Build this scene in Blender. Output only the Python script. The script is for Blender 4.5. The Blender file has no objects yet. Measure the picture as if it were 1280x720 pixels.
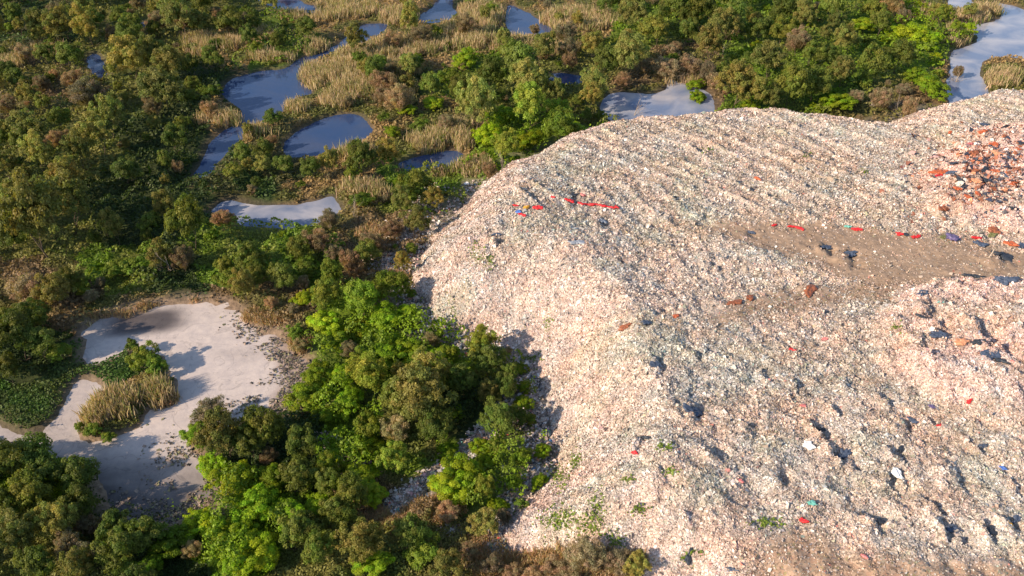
import bpy, math, random
import numpy as np

random.seed(7)
RS = np.random.RandomState(11)
C = bpy.context.scene.collection
sc = bpy.context.scene

# ------------------------------------------------------------------ camera
CAM_H, PITCH, HFOV = 90.0, math.radians(36.0), math.radians(60.0)
FPX = 640.0 / math.tan(HFOV / 2)
cp, sp = math.cos(PITCH), math.sin(PITCH)

def at(px, py, z=0.0):
    """photograph pixel -> point on the level plane z (numpy friendly)"""
    u = (np.asarray(px, float) - 640.0) / FPX
    v = (360.0 - np.asarray(py, float)) / FPX
    dz = -sp + v * cp
    t = (z - CAM_H) / dz
    return u * t, (cp + v * sp) * t

def to_px(x, y, z=0.0):
    dz = np.asarray(z, float) - CAM_H
    depth = y * cp - dz * sp
    up = y * sp + dz * cp
    return 640 + FPX * x / depth, 360 - FPX * up / depth

def mpp(px, py, z=0.0):
    v = (360.0 - py) / FPX
    return (CAM_H - z) / (sp - v * cp) / FPX

cd = bpy.data.cameras.new('camera')
cam = bpy.data.objects.new('camera', cd)
C.objects.link(cam)
cam.location = (0, 0, CAM_H)
cam.rotation_euler = (math.pi / 2 - PITCH, 0, 0)
cd.sensor_width = 36
cd.lens = 18.0 / math.tan(HFOV / 2)
cd.clip_start = 1
cd.clip_end = 8000
sc.camera = cam

# ------------------------------------------------------------------ noise
def _h(ix, iy, s):
    n = (ix.astype(np.int64) * 374761393 + iy.astype(np.int64) * 668265263 + s * 974634777) & 0xffffffff
    n = ((n ^ (n >> 13)) * 1274126177) & 0xffffffff
    return ((n ^ (n >> 16)) & 0xffffff) / float(0xffffff)

def vn(x, y, s=0):
    x = np.asarray(x, float); y = np.asarray(y, float)
    ix = np.floor(x); iy = np.floor(y)
    fx = x - ix; fy = y - iy
    fx = fx * fx * (3 - 2 * fx); fy = fy * fy * (3 - 2 * fy)
    a = _h(ix, iy, s); b = _h(ix + 1, iy, s); c = _h(ix, iy + 1, s); d = _h(ix + 1, iy + 1, s)
    return (a + (b - a) * fx) * (1 - fy) + (c + (d - c) * fx) * fy

def fbm(x, y, s=0, o=4):
    t = 0; a = .5; n = 0
    for k in range(o):
        t = t + a * vn(x * 2 ** k + 17 * k, y * 2 ** k - 9 * k, s + k); n += a; a *= .5
    return t / n

def sstep(a, b, x):
    t = np.clip((x - a) / (b - a), 0, 1)
    return t * t * (3 - 2 * t)

def sdf(poly, x, y):
    """signed distance, positive inside"""
    P = np.asarray(poly, float); Q = np.roll(P, -1, 0)
    best = np.full(x.shape, 1e18); ins = np.zeros(x.shape, bool)
    for (ax, ay), (bx, by) in zip(P, Q):
        ex, ey = bx - ax, by - ay
        wx, wy = x - ax, y - ay
        t = np.clip((wx * ex + wy * ey) / (ex * ex + ey * ey + 1e-12), 0, 1)
        best = np.minimum(best, (wx - t * ex) ** 2 + (wy - t * ey) ** 2)
        c = ((ay <= y) & (by > y)) | ((by <= y) & (ay > y))
        xi = ax + (y - ay) / (by - ay + 1e-12) * ex
        ins ^= c & (x < xi)
    d = np.sqrt(best)
    return np.where(ins, d, -d)

def smooth_poly(P, n=2):
    P = np.asarray(P, float)
    for _ in range(n):
        Q = np.roll(P, -1, 0)
        P = np.stack([.75 * P + .25 * Q, .25 * P + .75 * Q], 1).reshape(-1, 2)
    return P

def wpoly(pts, z=0.0, n=2):
    P = np.array([at(a, b, z) for a, b in pts])
    return smooth_poly(P, n)

# ------------------------------------------------------------------ outlines of the water and mud
PONDS = {
 'channel': [(430,52),(403,64),(373,72),(366,81),(353,87),(330,88),(312,92),(296,97),(280,107),(282,121),(302,131),(306,148),(296,155),(275,168),(265,178),(262,190),(248,208),(242,222),(256,222),(270,203),(286,181),(302,175),(309,161),(323,153),(353,141),(356,131),(373,118),(390,117),(388,107),(373,101),(371,87),(386,81),(405,68),(432,58),(462,49),(480,38),(481,27),(452,31),(437,37)],
 'small_far': [(517,23),(535,13),(548,4),(553,-10),(568,-10),(563,9),(572,15),(556,25),(530,28)],
 'triangle': [(634,6),(645,9),(665,19),(679,29),(697,35),(668,43),(640,44),(634,33)],
 'top_left': [(318,-10),(350,-10),(376,2),(407,12),(402,17),(355,11),(330,5)],
 'oval': [(351,182),(383,156),(430,140),(453,145),(463,158),(461,170),(435,181),(415,189),(395,196),(365,196)],
 'small_mid': [(498,202),(518,196),(558,188),(577,191),(572,203),(541,209),(505,211)],
 'behind_hill': [(748,132),(769,114),(800,118),(832,116),(838,98),(860,104),(892,120),(892,145),(860,158),(800,158),(760,150)],
 'sliver': [(680,94),(700,90),(735,96),(730,104),(700,105),(684,100)],
 'left_sliver': [(110,70),(121,64),(130,88),(124,100),(113,84)],
 'left_speck': [(148,36),(170,28),(198,26),(194,36),(160,42)],
 'silver': [(1186,64),(1225,53),(1224,44),(1210,38),(1222,30),(1250,25),(1257,17),(1240,8),(1250,2),(1300,18),(1300,84),(1270,68),(1232,70),(1224,80),(1226,100),(1236,112),(1232,135),(1188,135),(1186,100),(1194,80)],
 'silver_small': [(1183,3),(1200,-10),(1217,-6),(1211,9),(1195,10)],
 'scum': [(262,262),(285,250),(300,254),(349,259),(400,250),(417,243),(422,262),(413,272),(380,280),(336,283),(309,279),(290,273)],
 'mud': [(110,412),(135,398),(190,388),(230,378),(280,383),(300,400),(340,420),(365,445),(378,462),(372,487),(352,508),(300,516),(262,524),(240,548),(240,575),(272,608),(250,642),(205,655),(165,645),(140,622),(128,592),(106,582),(80,575),(50,562),(0,552),(-40,548),(-40,526),(0,531),(42,545),(76,516),(93,490),(97,478),(118,470),(118,450),(105,440)],
}
ISLET = [(60,463),(110,450),(150,440),(166,430),(195,438),(215,465),(222,490),(205,506),(175,533),(150,553),(118,560),(92,548),(103,522),(118,500),(114,482),(84,478)]
PW = {k: wpoly(v, 0) for k, v in PONDS.items()}
ISL = wpoly(ISLET, 0)
WATER_Z = -0.25

def pond_d(x, y, wobble=True):
    """distance into open water or mud (positive inside), over all of them"""
    best = np.full(x.shape, -1e9)
    for k, P in PW.items():
        d = sdf(P, x, y)
        if k == 'mud':
            d = np.minimum(d, -sdf(ISL, x, y)) + (fbm(x * .22, y * .22, 92, 3) - .5) * 4.5
        best = np.maximum(best, d)
    if wobble:
        best = best + .5 + (fbm(x * .35, y * .35, 90, 3) - .5) * 1.8
    return best

# ------------------------------------------------------------------ rubbish hill
HH = 11.0
foot_px = [(720,780),(650,722),(632,690),(636,660),(655,632),(672,608),(686,575),(684,535),(676,505),(668,478),(662,455),(640,440),(600,428),(562,416),(538,402),(528,375),(516,352),(520,325),(540,298),(575,262),(612,230)]
FOOT = [at(a, b, 0) for a, b in foot_px]
rim_px = [(690,180,-7,6),(750,154,-4,10),(830,144,0,12),(900,139,0,12),(960,136,0,12),(1010,140,0,12),(1060,150,0,12),(1110,159,0,13),(1140,142,0,12),(1190,124,0,12),(1240,118,0,12),(1300,112,0,12)]
for a, b, dx, dy in rim_px:
    X, Y = at(a, b, 9.4)
    FOOT.append((X + dx, Y + dy))
FOOT += [(210, 215), (260, 120), (240, 20), (60, 20)]
FOOT = smooth_poly(FOOT, 2)

def hp(pts, z=HH):
    return smooth_poly([at(a, b, z) for a, b in pts], 1)
HEAP_A = hp([(1150,238),(1165,205),(1195,172),(1230,158),(1330,150),(1330,288),(1240,286),(1190,282),(1150,268)])
HEAP_B = hp([(1100,385),(1128,356),(1200,346),(1330,345),(1330,530),(1200,515),(1130,480),(1085,440)])
TRACK = hp([(880,280),(1000,278),(1090,288),(1180,298),(1240,306),(1340,310),(1340,352),(1230,347),(1150,356),(1075,352),(1030,330),(990,312),(930,300)])
TRACK2 = hp([(880,392),(960,368),(1060,356),(1130,350),(1130,366),(1040,378),(950,392),(900,405)])
TRACK3 = hp([(940,668),(1010,662),(1090,690),(1180,704),(1300,694),(1300,780),(960,780),(930,710)])
BERM = [at(a, b, HH) for a, b in [(640,246),(700,300),(770,362),(800,410),(812,470),(830,550),(850,620),(880,690),(900,760)]]
w0 = np.array(at(880, 172, HH)); w1 = np.array(at(1060, 250, HH))
WD = (w1 - w0) / np.linalg.norm(w1 - w0); WN = np.array([-WD[1], WD[0]])

# dips with a raised lip on the sun side: these make the dark hollows (px, py, width px, strength)
DIPS = [(620,294,15,1),(867,514,30,1.1),(936,535,14,.8),(1026,539,20,1),(1052,571,28,1.2),(1048,514,15,.8),(1135,533,20,.8),(1125,566,18,1),(1125,600,28,.9),
        (1167,631,24,1.1),(1196,664,30,1.1),(1238,667,24,1),(1099,656,30,.8),(1270,652,24,1),(1199,599,26,.8),(1230,557,20,.8),(1268,599,20,.8),(863,695,30,1),
        (915,712,22,1),(806,550,20,.8),(821,457,20,1),(808,405,16,.8),(1158,399,28,1.1),(1174,421,24,1),(1224,427,30,1.3),(1244,446,30,1.1),(1033,310,20,.9),
        (1063,319,26,1),(1155,366,20,.7),(894,330,18,.7),(753,278,18,.6),(717,245,16,.6),(940,292,14,.6),(700,216,12,.5),(620,294,12,.6),(960,470,16,.6),(870,440,16,.6),
        (900,570,22,.7),(980,600,22,.7),(1000,480,18,.6),(830,600,18,.8),(870,640,22,.8),(1065,480,20,.6),(700,640,20,.6),(760,500,16,.5),(1110,498,18,.6),
        (1205,224,20,.8),(1231,213,16,.8),(1255,220,16,.8),(1264,198,14,.8),(1228,160,22,.8),(1275,182,10,.7),(1189,216,14,.6),(1267,260,14,.6),(1252,322,28,.6),(870,185,16,.5),(930,172,16,.5),(1040,196,18,.5),(960,245,18,.5),(1140,170,14,.6),(870,233,10,.5)]
_dw = []
for a, b, w, s in DIPS:
    X, Y = at(a, b, HH); m = mpp(a, b, HH)
    _dw.append((float(X), float(Y), max(.9, .5 * w * m), s))

def mound(x, y, fine=True):
    d = sdf(FOOT, x, y) + (fbm(x * .12, y * .12, 40, 3) - .5) * 5.0
    W = 17.0
    t = np.clip(d / W, 0, 1)
    prof = np.sin(t * math.pi / 2)
    h = (HH - .4) * prof
    # berm along the crest of the near slope
    bd = np.full(x.shape, 1e9)
    for (ax, ay), (bx, by) in zip(BERM[:-1], BERM[1:]):
        ex, ey = bx - ax, by - ay
        tt = np.clip(((x - ax) * ex + (y - ay) * ey) / (ex * ex + ey * ey), 0, 1)
        bd = np.minimum(bd, np.hypot(x - ax - tt * ex, y - ay - tt * ey))
    h += .7 * np.exp(-(bd / 5.0) ** 2) * prof
    a = sdf(HEAP_A, x, y); b = sdf(HEAP_B, x, y)
    h += 2.6 * sstep(-2.0, 6, a + (fbm(x * .3, y * .3, 5, 2) - .5) * 3)
    h += 2.2 * sstep(-1.5, 5, b + (fbm(x * .3, y * .3, 6, 2) - .5) * 3)
    tr = np.maximum(sdf(TRACK, x, y), sdf(TRACK2, x, y))
    smooth = 1 - .8 * sstep(-2, 1, tr)
    # long tipping rows across the far plateau
    s = (x - w0[0]) * WN[0] + (y - w0[1]) * WN[1]
    al = (x - w0[0]) * WD[0] + (y - w0[1]) * WD[1]
    sw = s / 4.8 + (fbm(x * .05, y * .05, 71, 3) - .5) * 1.6
    row = np.abs((sw % 1.0) - .5) * 2
    brk = sstep(.38, .60, fbm(al * .08, np.floor(sw) * 3.1, 72, 2))
    far = sstep(120, 142, y) * (1 - sstep(-2, 4, a)) * sstep(8, 16, d)
    h += .70 * far * (row ** 5) * (.5 + vn(al * .35, np.floor(sw) * 5, 74)) * brk * smooth
    amp = prof * smooth
    flat = sstep(10, 18, d)
    near = 1 - sstep(120, 150, y)
    h += amp * ((fbm(x * .09, y * .09, 1, 3) - .5) * (1.1 + .5 * flat * near))
    bill = 1 - np.abs(fbm(x * .28, y * .28, 2, 3) * 2 - 1) * 2
    h += amp * bill * (.16 + .22 * flat * near)
    h += np.clip(prof * 3, 0, 1) * (.25 + .75 * smooth) * (fbm(x * .9, y * .9, 3, 3) - .5) * (.50 + .15 * flat * near)
    rough = sstep(-1, 2, np.maximum(a, b))
    h += rough * (fbm(x * .55, y * .55, 8, 2) - .5) * 1.5
    for X, Y, r, st in _dw:
        m = (np.abs(x - X) < 4 * r) & (np.abs(y - Y) < 4 * r)
        if m.any():
            xx = (x[m] - X) / r + (fbm(x[m] * .9, y[m] * .9, 33, 2) - .5) * 2.2; yy = (y[m] - Y) / r + (fbm(x[m] * .9, y[m] * .9, 35, 2) - .5) * 2.6
            h[m] += st * .82 * (1.0 * np.exp(-((xx + .95) ** 2 * 1.6 + yy ** 2 * .7)) - .9 * np.exp(-((xx - .25) ** 2 * 1.2 + yy ** 2 * .9)))
    if fine:
        h += np.clip(prof * 4, 0, 1) * (vn(x * 2.6, y * 2.6, 4) - .5) * .20 * (.3 + .7 * smooth)
    h = np.where(d <= 0, -1.2 + d * .15, h - .05)
    return h, d, tr, a, b

# ------------------------------------------------------------------ ground height
def ground_h(x, y):
    pd = pond_d(x, y)
    base = np.clip(-pd * .28, -1.0, .42)
    h = WATER_Z + base + np.clip(-pd * .2, 0, 1) * (fbm(x * .06, y * .06, 21, 3) - .4) * .9
    return h, pd

# ------------------------------------------------------------------ vegetation zones (photo px, palette)
ZONES = [(60,20,'mix'),(150,30,'olive'),(250,25,'olive'),(40,110,'brown'),(90,170,'olive'),(190,100,'olive'),(250,110,'dark'),(230,175,'dark'),(150,270,'dark'),(60,280,'olive'),(50,370,'brown'),(30,440,'dark'),(150,340,'green'),(200,360,'dark'),(280,52,'reed'),(350,60,'green'),(390,20,'reed'),(420,88,'reed'),(480,62,'reed'),(560,50,'reed'),(590,25,'reed'),(720,20,'reed'),(330,205,'mix'),(480,110,'mix'),(600,110,'green'),(660,120,'olive'),(560,170,'reed'),(520,230,'green'),(430,232,'reed'),(460,290,'brown'),(470,345,'brown'),(390,320,'green'),(300,340,'green'),(420,400,'lime'),(500,400,'lime'),(470,450,'lime'),(560,440,'lime'),(640,460,'green'),(600,520,'dark'),(500,520,'olive'),(440,560,'lime'),(500,630,'brown'),(590,600,'lime'),(540,680,'brown'),(450,690,'olive'),(300,640,'lime'),(350,560,'dark'),(50,580,'dark'),(60,680,'olive'),(150,690,'dark'),(700,80,'olive'),(850,85,'brown'),(800,30,'green'),(950,60,'green'),(1050,40,'green'),(1100,90,'green'),(1150,60,'lime'),(1000,110,'green'),(1110,130,'brown'),(1205,95,'reed'),(1250,95,'reed'),(1225,12,'reed'),(690,700,'brown'),(165,510,'reed'),(35,500,'grass'),(115,468,'grass'),(355,395,'brown'),(300,150,'reed'),(450,150,'reed'),(640,180,'lime'),(310,375,'brown'),(170,385,'brown')]
PAL = ['dark', 'green', 'olive', 'brown', 'lime', 'reed', 'grass', 'mix']
ZX = np.array([z[0] for z in ZONES], float); ZY = np.array([z[1] for z in ZONES], float)
ZP = np.array([PAL.index(z[2]) for z in ZONES])

def zone_of(x, y):
    px, py = to_px(x, y, 0)
    px = px + (fbm(x * .15, y * .15, 31, 3) - .5) * 70
    py = py + (fbm(x * .15, y * .15, 37, 3) - .5) * 50
    best = np.full(x.shape, 1e18); idx = np.zeros(x.shape, int)
    for i in range(len(ZX)):
        d = (px - ZX[i]) ** 2 + ((py - ZY[i]) * 1.5) ** 2
        m = d < best
        best[m] = d[m]; idx[m] = i
    return ZP[idx]

# two cover colours for each palette (real surface colours; dark also has shade painted in)
COV = {'dark': ((.040,.066,.014), (.062,.082,.020)), 'green': ((.130,.205,.018), (.180,.205,.034)), 'olive': ((.205,.195,.050), (.140,.160,.034)),
       'brown': ((.230,.155,.080), (.170,.160,.045)), 'lime': ((.180,.270,.014), (.140,.200,.018)), 'reed': ((.330,.220,.095), (.150,.150,.040)),
       'grass': ((.060,.120,.018), (.080,.110,.025)), 'mix': ((.120,.110,.040), (.060,.100,.022))}
COVA = np.array([COV[p][0] for p in PAL]); COVB = np.array([COV[p][1] for p in PAL])

def cover_col(x, y, z):
    t = sstep(.38, .62, fbm(x * .22, y * .22, 55, 3))[:, None]
    return COVA[z] * (1 - t) + COVB[z] * t

# ------------------------------------------------------------------ mesh and material helpers
def mesh_np(name, co, faces, col=None, smooth=False, mats=(), normals=None):
    """co (N,3); faces (F,k) one face size k; col per vertex (N,3)"""
    me = bpy.data.meshes.new(name)
    co = np.ascontiguousarray(co, np.float32); faces = np.ascontiguousarray(faces, np.int32)
    F, k = faces.shape
    me.vertices.add(len(co)); me.vertices.foreach_set('co', co.ravel())
    me.loops.add(F * k); me.loops.foreach_set('vertex_index', faces.ravel())
    me.polygons.add(F); me.polygons.foreach_set('loop_start', np.arange(0, F * k, k, dtype=np.int32))
    me.polygons.foreach_set('loop_total', np.full(F, k, np.int32))
    me.update(calc_edges=True)
    me.polygons.foreach_set('use_smooth', np.full(F, smooth, bool))
    if col is not None:
        a = me.color_attributes.new('col', 'FLOAT_COLOR', 'POINT')
        c4 = np.ones((len(co), 4), np.float32); c4[:, :3] = col
        a.data.foreach_set('color', c4.ravel())
    for m in mats: me.materials.append(m)
    return me

def link(name, me, parent=None, label=None, cat=None, group=None, kind=None):
    o = bpy.data.objects.new(name, me); C.objects.link(o)
    if parent is not None: o.parent = parent
    for k, v in (('label', label), ('category', cat), ('group', group), ('kind', kind)):
        if v: o[k] = v
    return o

def nodes(name):
    m = bpy.data.materials.new(name); m.use_nodes = True
    nt = m.node_tree; nt.nodes.clear()
    return m, nt, nt.nodes, nt.links

def N(ns, t, **kw):
    n = ns.new(t)
    for k, v in kw.items():
        if k.startswith('i_'): n.inputs[k[2:].replace('_', ' ')].default_value = v
        else: setattr(n, k, v)
    return n

def mix_mult(ns, ls, a, b, fac=1.0, mode='MULTIPLY'):
    m = ns.new('ShaderNodeMix'); m.data_type = 'RGBA'; m.blend_type = mode
    m.inputs[0].default_value = fac
    for s, v in ((6, a), (7, b)):
        if hasattr(v, 'is_linked') or hasattr(v, 'links'): ls.new(v, m.inputs[s])
        else: m.inputs[s].default_value = (*v, 1)
    return m.outputs[2]

def leaf_material(name, use_obj=True, trans=.42, rough=.55):
    m, nt, ns, ls = nodes(name)
    at_ = N(ns, 'ShaderNodeAttribute', attribute_name='col')
    col = at_.outputs['Color']
    if use_obj:
        oi = ns.new('ShaderNodeObjectInfo')
        col = mix_mult(ns, ls, col, oi.outputs['Color'])
    df = N(ns, 'ShaderNodeBsdfPrincipled'); df.inputs['Roughness'].default_value = rough
    df.inputs['Specular IOR Level'].default_value = .25
    ls.new(col, df.inputs['Base Color'])
    tr = ns.new('ShaderNodeBsdfTranslucent')
    tc = mix_mult(ns, ls, col, (1.25, 1.3, .6))
    ls.new(tc, tr.inputs['Color'])
    mx = ns.new('ShaderNodeMixShader'); mx.inputs[0].default_value = trans
    ls.new(df.outputs[0], mx.inputs[1]); ls.new(tr.outputs[0], mx.inputs[2])
    out = ns.new('ShaderNodeOutputMaterial'); ls.new(mx.outputs[0], out.inputs[0])
    return m

M_LEAF = leaf_material('leaf')
M_COVER = leaf_material('cover_leaf', use_obj=False, trans=.3)

def simple(name, col, rough=.8, bump=0.0, scale=3.0, var=.35, attr=None, spec=.3):
    m, nt, ns, ls = nodes(name)
    tc = ns.new('ShaderNodeTexCoord')
    nz = N(ns, 'ShaderNodeTexNoise'); nz.inputs['Scale'].default_value = scale; nz.inputs['Detail'].default_value = 6
    ls.new(tc.outputs['Object'], nz.inputs['Vector'])
    rp = ns.new('ShaderNodeMapRange'); rp.inputs[1].default_value = .3; rp.inputs[2].default_value = .7
    rp.inputs[3].default_value = 1 - var; rp.inputs[4].default_value = 1 + var
    ls.new(nz.outputs['Fac'], rp.inputs[0])
    if attr:
        a = N(ns, 'ShaderNodeAttribute', attribute_name=attr); base = a.outputs['Color']
    else:
        r = ns.new('ShaderNodeRGB'); r.outputs[0].default_value = (*col, 1); base = r.outputs[0]
    cx = mix_mult(ns, ls, base, rp.outputs[0])
    b = ns.new('ShaderNodeBsdfPrincipled'); b.inputs['Roughness'].default_value = rough
    b.inputs['Specular IOR Level'].default_value = spec
    ls.new(cx, b.inputs['Base Color'])
    if bump:
        bp = ns.new('ShaderNodeBump'); bp.inputs['Distance'].default_value = bump; bp.inputs['Strength'].default_value = 1
        ls.new(nz.outputs['Fac'], bp.inputs['Height']); ls.new(bp.outputs[0], b.inputs['Normal'])
    o = ns.new('ShaderNodeOutputMaterial'); ls.new(b.outputs[0], o.inputs[0])
    return m

M_BARK = simple('bark', (.12, .085, .06), .9, .02, 4)
M_DEAD = simple('dead_wood', (.42, .34, .27), .9, .01, 4)
M_GROUND = simple('ground_soil', None, .95, .25, 1.3, .35, 'col')
M_FLAKE = simple('litter', None, .55, 0, 8, .18, 'col', .35)

# water
def water_mat(name, col, rough, streak=None, bump=.02):
    m, nt, ns, ls = nodes(name)
    tc = ns.new('ShaderNodeTexCoord')
    b = ns.new('ShaderNodeBsdfPrincipled')
    b.inputs['Roughness'].default_value = rough; b.inputs['IOR'].default_value = 1.33
    nz = N(ns, 'ShaderNodeTexNoise'); nz.inputs['Scale'].default_value = .10; nz.inputs['Detail'].default_value = 6
    nz.inputs['Distortion'].default_value = .6
    ls.new(tc.outputs['Object'], nz.inputs['Vector'])
    cr = ns.new('ShaderNodeValToRGB')
    cr.color_ramp.elements[0].position = .38; cr.color_ramp.elements[0].color = (*col, 1)
    cr.color_ramp.elements[1].position = .66; cr.color_ramp.elements[1].color = (*(streak or [c * 1.6 for c in col]), 1)
    ls.new(nz.outputs['Fac'], cr.inputs[0]); ls.new(cr.outputs[0], b.inputs['Base Color'])
    n2 = N(ns, 'ShaderNodeTexNoise'); n2.inputs['Scale'].default_value = 1.5; n2.inputs['Detail'].default_value = 3
    ls.new(tc.outputs['Object'], n2.inputs['Vector'])
    bp = ns.new('ShaderNodeBump'); bp.inputs['Distance'].default_value = bump; bp.inputs['Strength'].default_value = .6
    ls.new(n2.outputs['Fac'], bp.inputs['Height']); ls.new(bp.outputs[0], b.inputs['Normal'])
    o = ns.new('ShaderNodeOutputMaterial'); ls.new(b.outputs[0], o.inputs[0])
    return m
M_BLUE = water_mat('blue_water', (.030, .060, .145), .06, (.055, .075, .140))
M_SILVER = water_mat('scummy_water', (.16, .20, .30), .18, (.42, .40, .42))
M_SCUM = water_mat('pale_scum', (.12, .16, .25), .4, (.44, .41, .42), .03)

def mud_mat():
    m, nt, ns, ls = nodes('dried_mud')
    tc = ns.new('ShaderNodeTexCoord')
    a = N(ns, 'ShaderNodeAttribute', attribute_name='col')
    nz = N(ns, 'ShaderNodeTexNoise'); nz.inputs['Scale'].default_value = .9; nz.inputs['Detail'].default_value = 9; nz.inputs['Roughness'].default_value = .7
    ls.new(tc.outputs['Object'], nz.inputs['Vector'])
    cr = ns.new('ShaderNodeValToRGB')
    cr.color_ramp.elements[0].position = .35; cr.color_ramp.elements[0].color = (.86, .85, .86, 1)
    cr.color_ramp.elements[1].position = .62; cr.color_ramp.elements[1].color = (1.05, 1.03, 1.0, 1)
    ls.new(nz.outputs['Fac'], cr.inputs[0])
    # curved drag marks
    wv = N(ns, 'ShaderNodeTexNoise'); wv.inputs['Scale'].default_value = .16; wv.inputs['Detail'].default_value = 5; wv.inputs['Distortion'].default_value = 1.2
    ls.new(tc.outputs['Object'], wv.inputs['Vector'])
    sb = N(ns, 'ShaderNodeMath', operation='SUBTRACT'); ls.new(wv.outputs['Fac'], sb.inputs[0]); sb.inputs[1].default_value = .5
    ab = N(ns, 'ShaderNodeMath', operation='ABSOLUTE'); ls.new(sb.outputs[0], ab.inputs[0])
    wr = ns.new('ShaderNodeMapRange'); wr.inputs[1].default_value = .0; wr.inputs[2].default_value = .012; wr.inputs[3].default_value = .55; wr.inputs[4].default_value = 1
    ls.new(ab.outputs[0], wr.inputs[0])
    c = mix_mult(ns, ls, a.outputs['Color'], cr.outputs[0])
    c = mix_mult(ns, ls, c, wr.outputs[0], .55)
    b = ns.new('ShaderNodeBsdfPrincipled'); b.inputs['Roughness'].default_value = .6
    b.inputs['Specular IOR Level'].default_value = .3
    ls.new(c, b.inputs['Base Color'])
    bp = ns.new('ShaderNodeBump'); bp.inputs['Distance'].default_value = .08; bp.inputs['Strength'].default_value = .7
    ls.new(nz.outputs['Fac'], bp.inputs['Height']); ls.new(bp.outputs[0], b.inputs['Normal'])
    o = ns.new('ShaderNodeOutputMaterial'); ls.new(b.outputs[0], o.inputs[0])
    return m
M_MUD = mud_mat()

def hill_mat():
    m, nt, ns, ls = nodes('rubbish_surface')
    tc = ns.new('ShaderNodeTexCoord')
    a = N(ns, 'ShaderNodeAttribute', attribute_name='col')
    v = N(ns, 'ShaderNodeTexVoronoi'); v.inputs['Scale'].default_value = 3.2; v.inputs['Randomness'].default_value = 1
    nz = N(ns, 'ShaderNodeTexNoise'); nz.inputs['Scale'].default_value = 2.2; nz.inputs['Detail'].default_value = 5
    ls.new(tc.outputs['Object'], nz.inputs['Vector'])
    vm = N(ns, 'ShaderNodeVectorMath', operation='ADD'); ls.new(tc.outputs['Object'], vm.inputs[0]); ls.new(nz.outputs['Color'], vm.inputs[1])
    ls.new(vm.outputs[0], v.inputs['Vector'])
    cr = ns.new('ShaderNodeValToRGB'); cr.color_ramp.interpolation = 'CONSTANT'
    el = cr.color_ramp.elements
    stops = [(0, (1, 1, 1)), (.22, (1.25, 1.2, 1.15)), (.42, (.62, .6, .58)), (.55, (1.1, .95, .9)), (.72, (.36, .35, .36)), (.80, (1.35, 1.3, 1.28)), (.93, (.8, .95, 1.0)), (.965, (.75, .9, .6))]
    el[0].color = (*stops[0][1], 1); el[1].position = stops[1][0]; el[1].color = (*stops[1][1], 1)
    for p, c in stops[2:]:
        e = el.new(p); e.color = (*c, 1)
    sx = ns.new('ShaderNodeSeparateColor'); ls.new(v.outputs['Color'], sx.inputs[0]); ls.new(sx.outputs[0], cr.inputs[0])
    c = mix_mult(ns, ls, a.outputs['Color'], cr.outputs[0], .8)
    b = ns.new('ShaderNodeBsdfPrincipled'); b.inputs['Roughness'].default_value = .8; b.inputs['Specular IOR Level'].default_value = .25
    ls.new(c, b.inputs['Base Color'])
    bp = ns.new('ShaderNodeBump'); bp.inputs['Distance'].default_value = .18; bp.inputs['Strength'].default_value = .8
    ls.new(sx.outputs[1], bp.inputs['Height']); ls.new(bp.outputs[0], b.inputs['Normal'])
    o = ns.new('ShaderNodeOutputMaterial'); ls.new(b.outputs[0], o.inputs[0])
    return m
M_HILL = hill_mat()
M_TRACK = simple('track_dirt', None, .95, .12, 1.6, .22, 'col')

def grid_mesh(name, xs, ys, hf, colf, mat, keep=None, smooth=True):
    X, Y = np.meshgrid(xs, ys); x = X.ravel(); y = Y.ravel()
    z = hf(x, y)
    c = colf(x, y)
    nx, ny = len(xs), len(ys)
    i = (np.arange(ny - 1)[:, None] * nx + np.arange(nx - 1)[None]).ravel()
    f = np.stack([i, i + 1, i + nx + 1, i + nx], 1)
    co = np.stack([x, y, z], 1)
    if keep is not None:
        k = keep(x, y); f = f[k[f].any(1)]
        used = np.zeros(len(co), bool); used[f.ravel()] = True
        mp = np.cumsum(used) - 1
        co = co[used]; c = c[used]; f = mp[f]
    return mesh_np(name, co, f, c, smooth, [mat])

# ------------------------------------------------------------------ ground sheet
xs = np.concatenate([[-4000, -2000, -1000, -600, -400, -300, -260], np.arange(-230, 231, .9), [260, 300, 400, 600, 1000, 2000, 4000]])
ys = np.concatenate([[-3000, -1000, -300, -100, 0, 20], np.arange(40, 370, .9), [390, 430, 500, 700, 1000, 2000, 5000]])
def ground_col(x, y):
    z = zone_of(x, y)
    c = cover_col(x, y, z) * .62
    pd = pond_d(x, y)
    wet_or_shade = (sstep(-2.2, -.3, pd) * .7)[:, None]
    c = c * (1 - wet_or_shade) + np.array([.085, .062, .045]) * wet_or_shade
    # bare earth rim of the dried pond and litter-strewn strip by the hill
    md = np.minimum(sdf(PW['mud'], x, y), -sdf(ISL, x, y))
    n = fbm(x * .3, y * .3, 91, 3)
    rim = (sstep(-4.5, -.5, md + (n - .5) * 4) * .85 * (.25 + .75 * sstep(70, 120, to_px(x, y)[0])))[:, None]
    c = c * (1 - rim) + np.array([.27, .185, .125]) * rim
    fd = sdf(FOOT, x, y)
    ed = (sstep(-7, 0, fd + (n - .5) * 8) * .8)[:, None]
    c = c * (1 - ed) + np.array([.26, .21, .17]) * ed
    return c
g = link('ground', grid_mesh('ground', xs, ys, lambda x, y: ground_h(x, y)[0], ground_col, M_GROUND), kind='structure')

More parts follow.
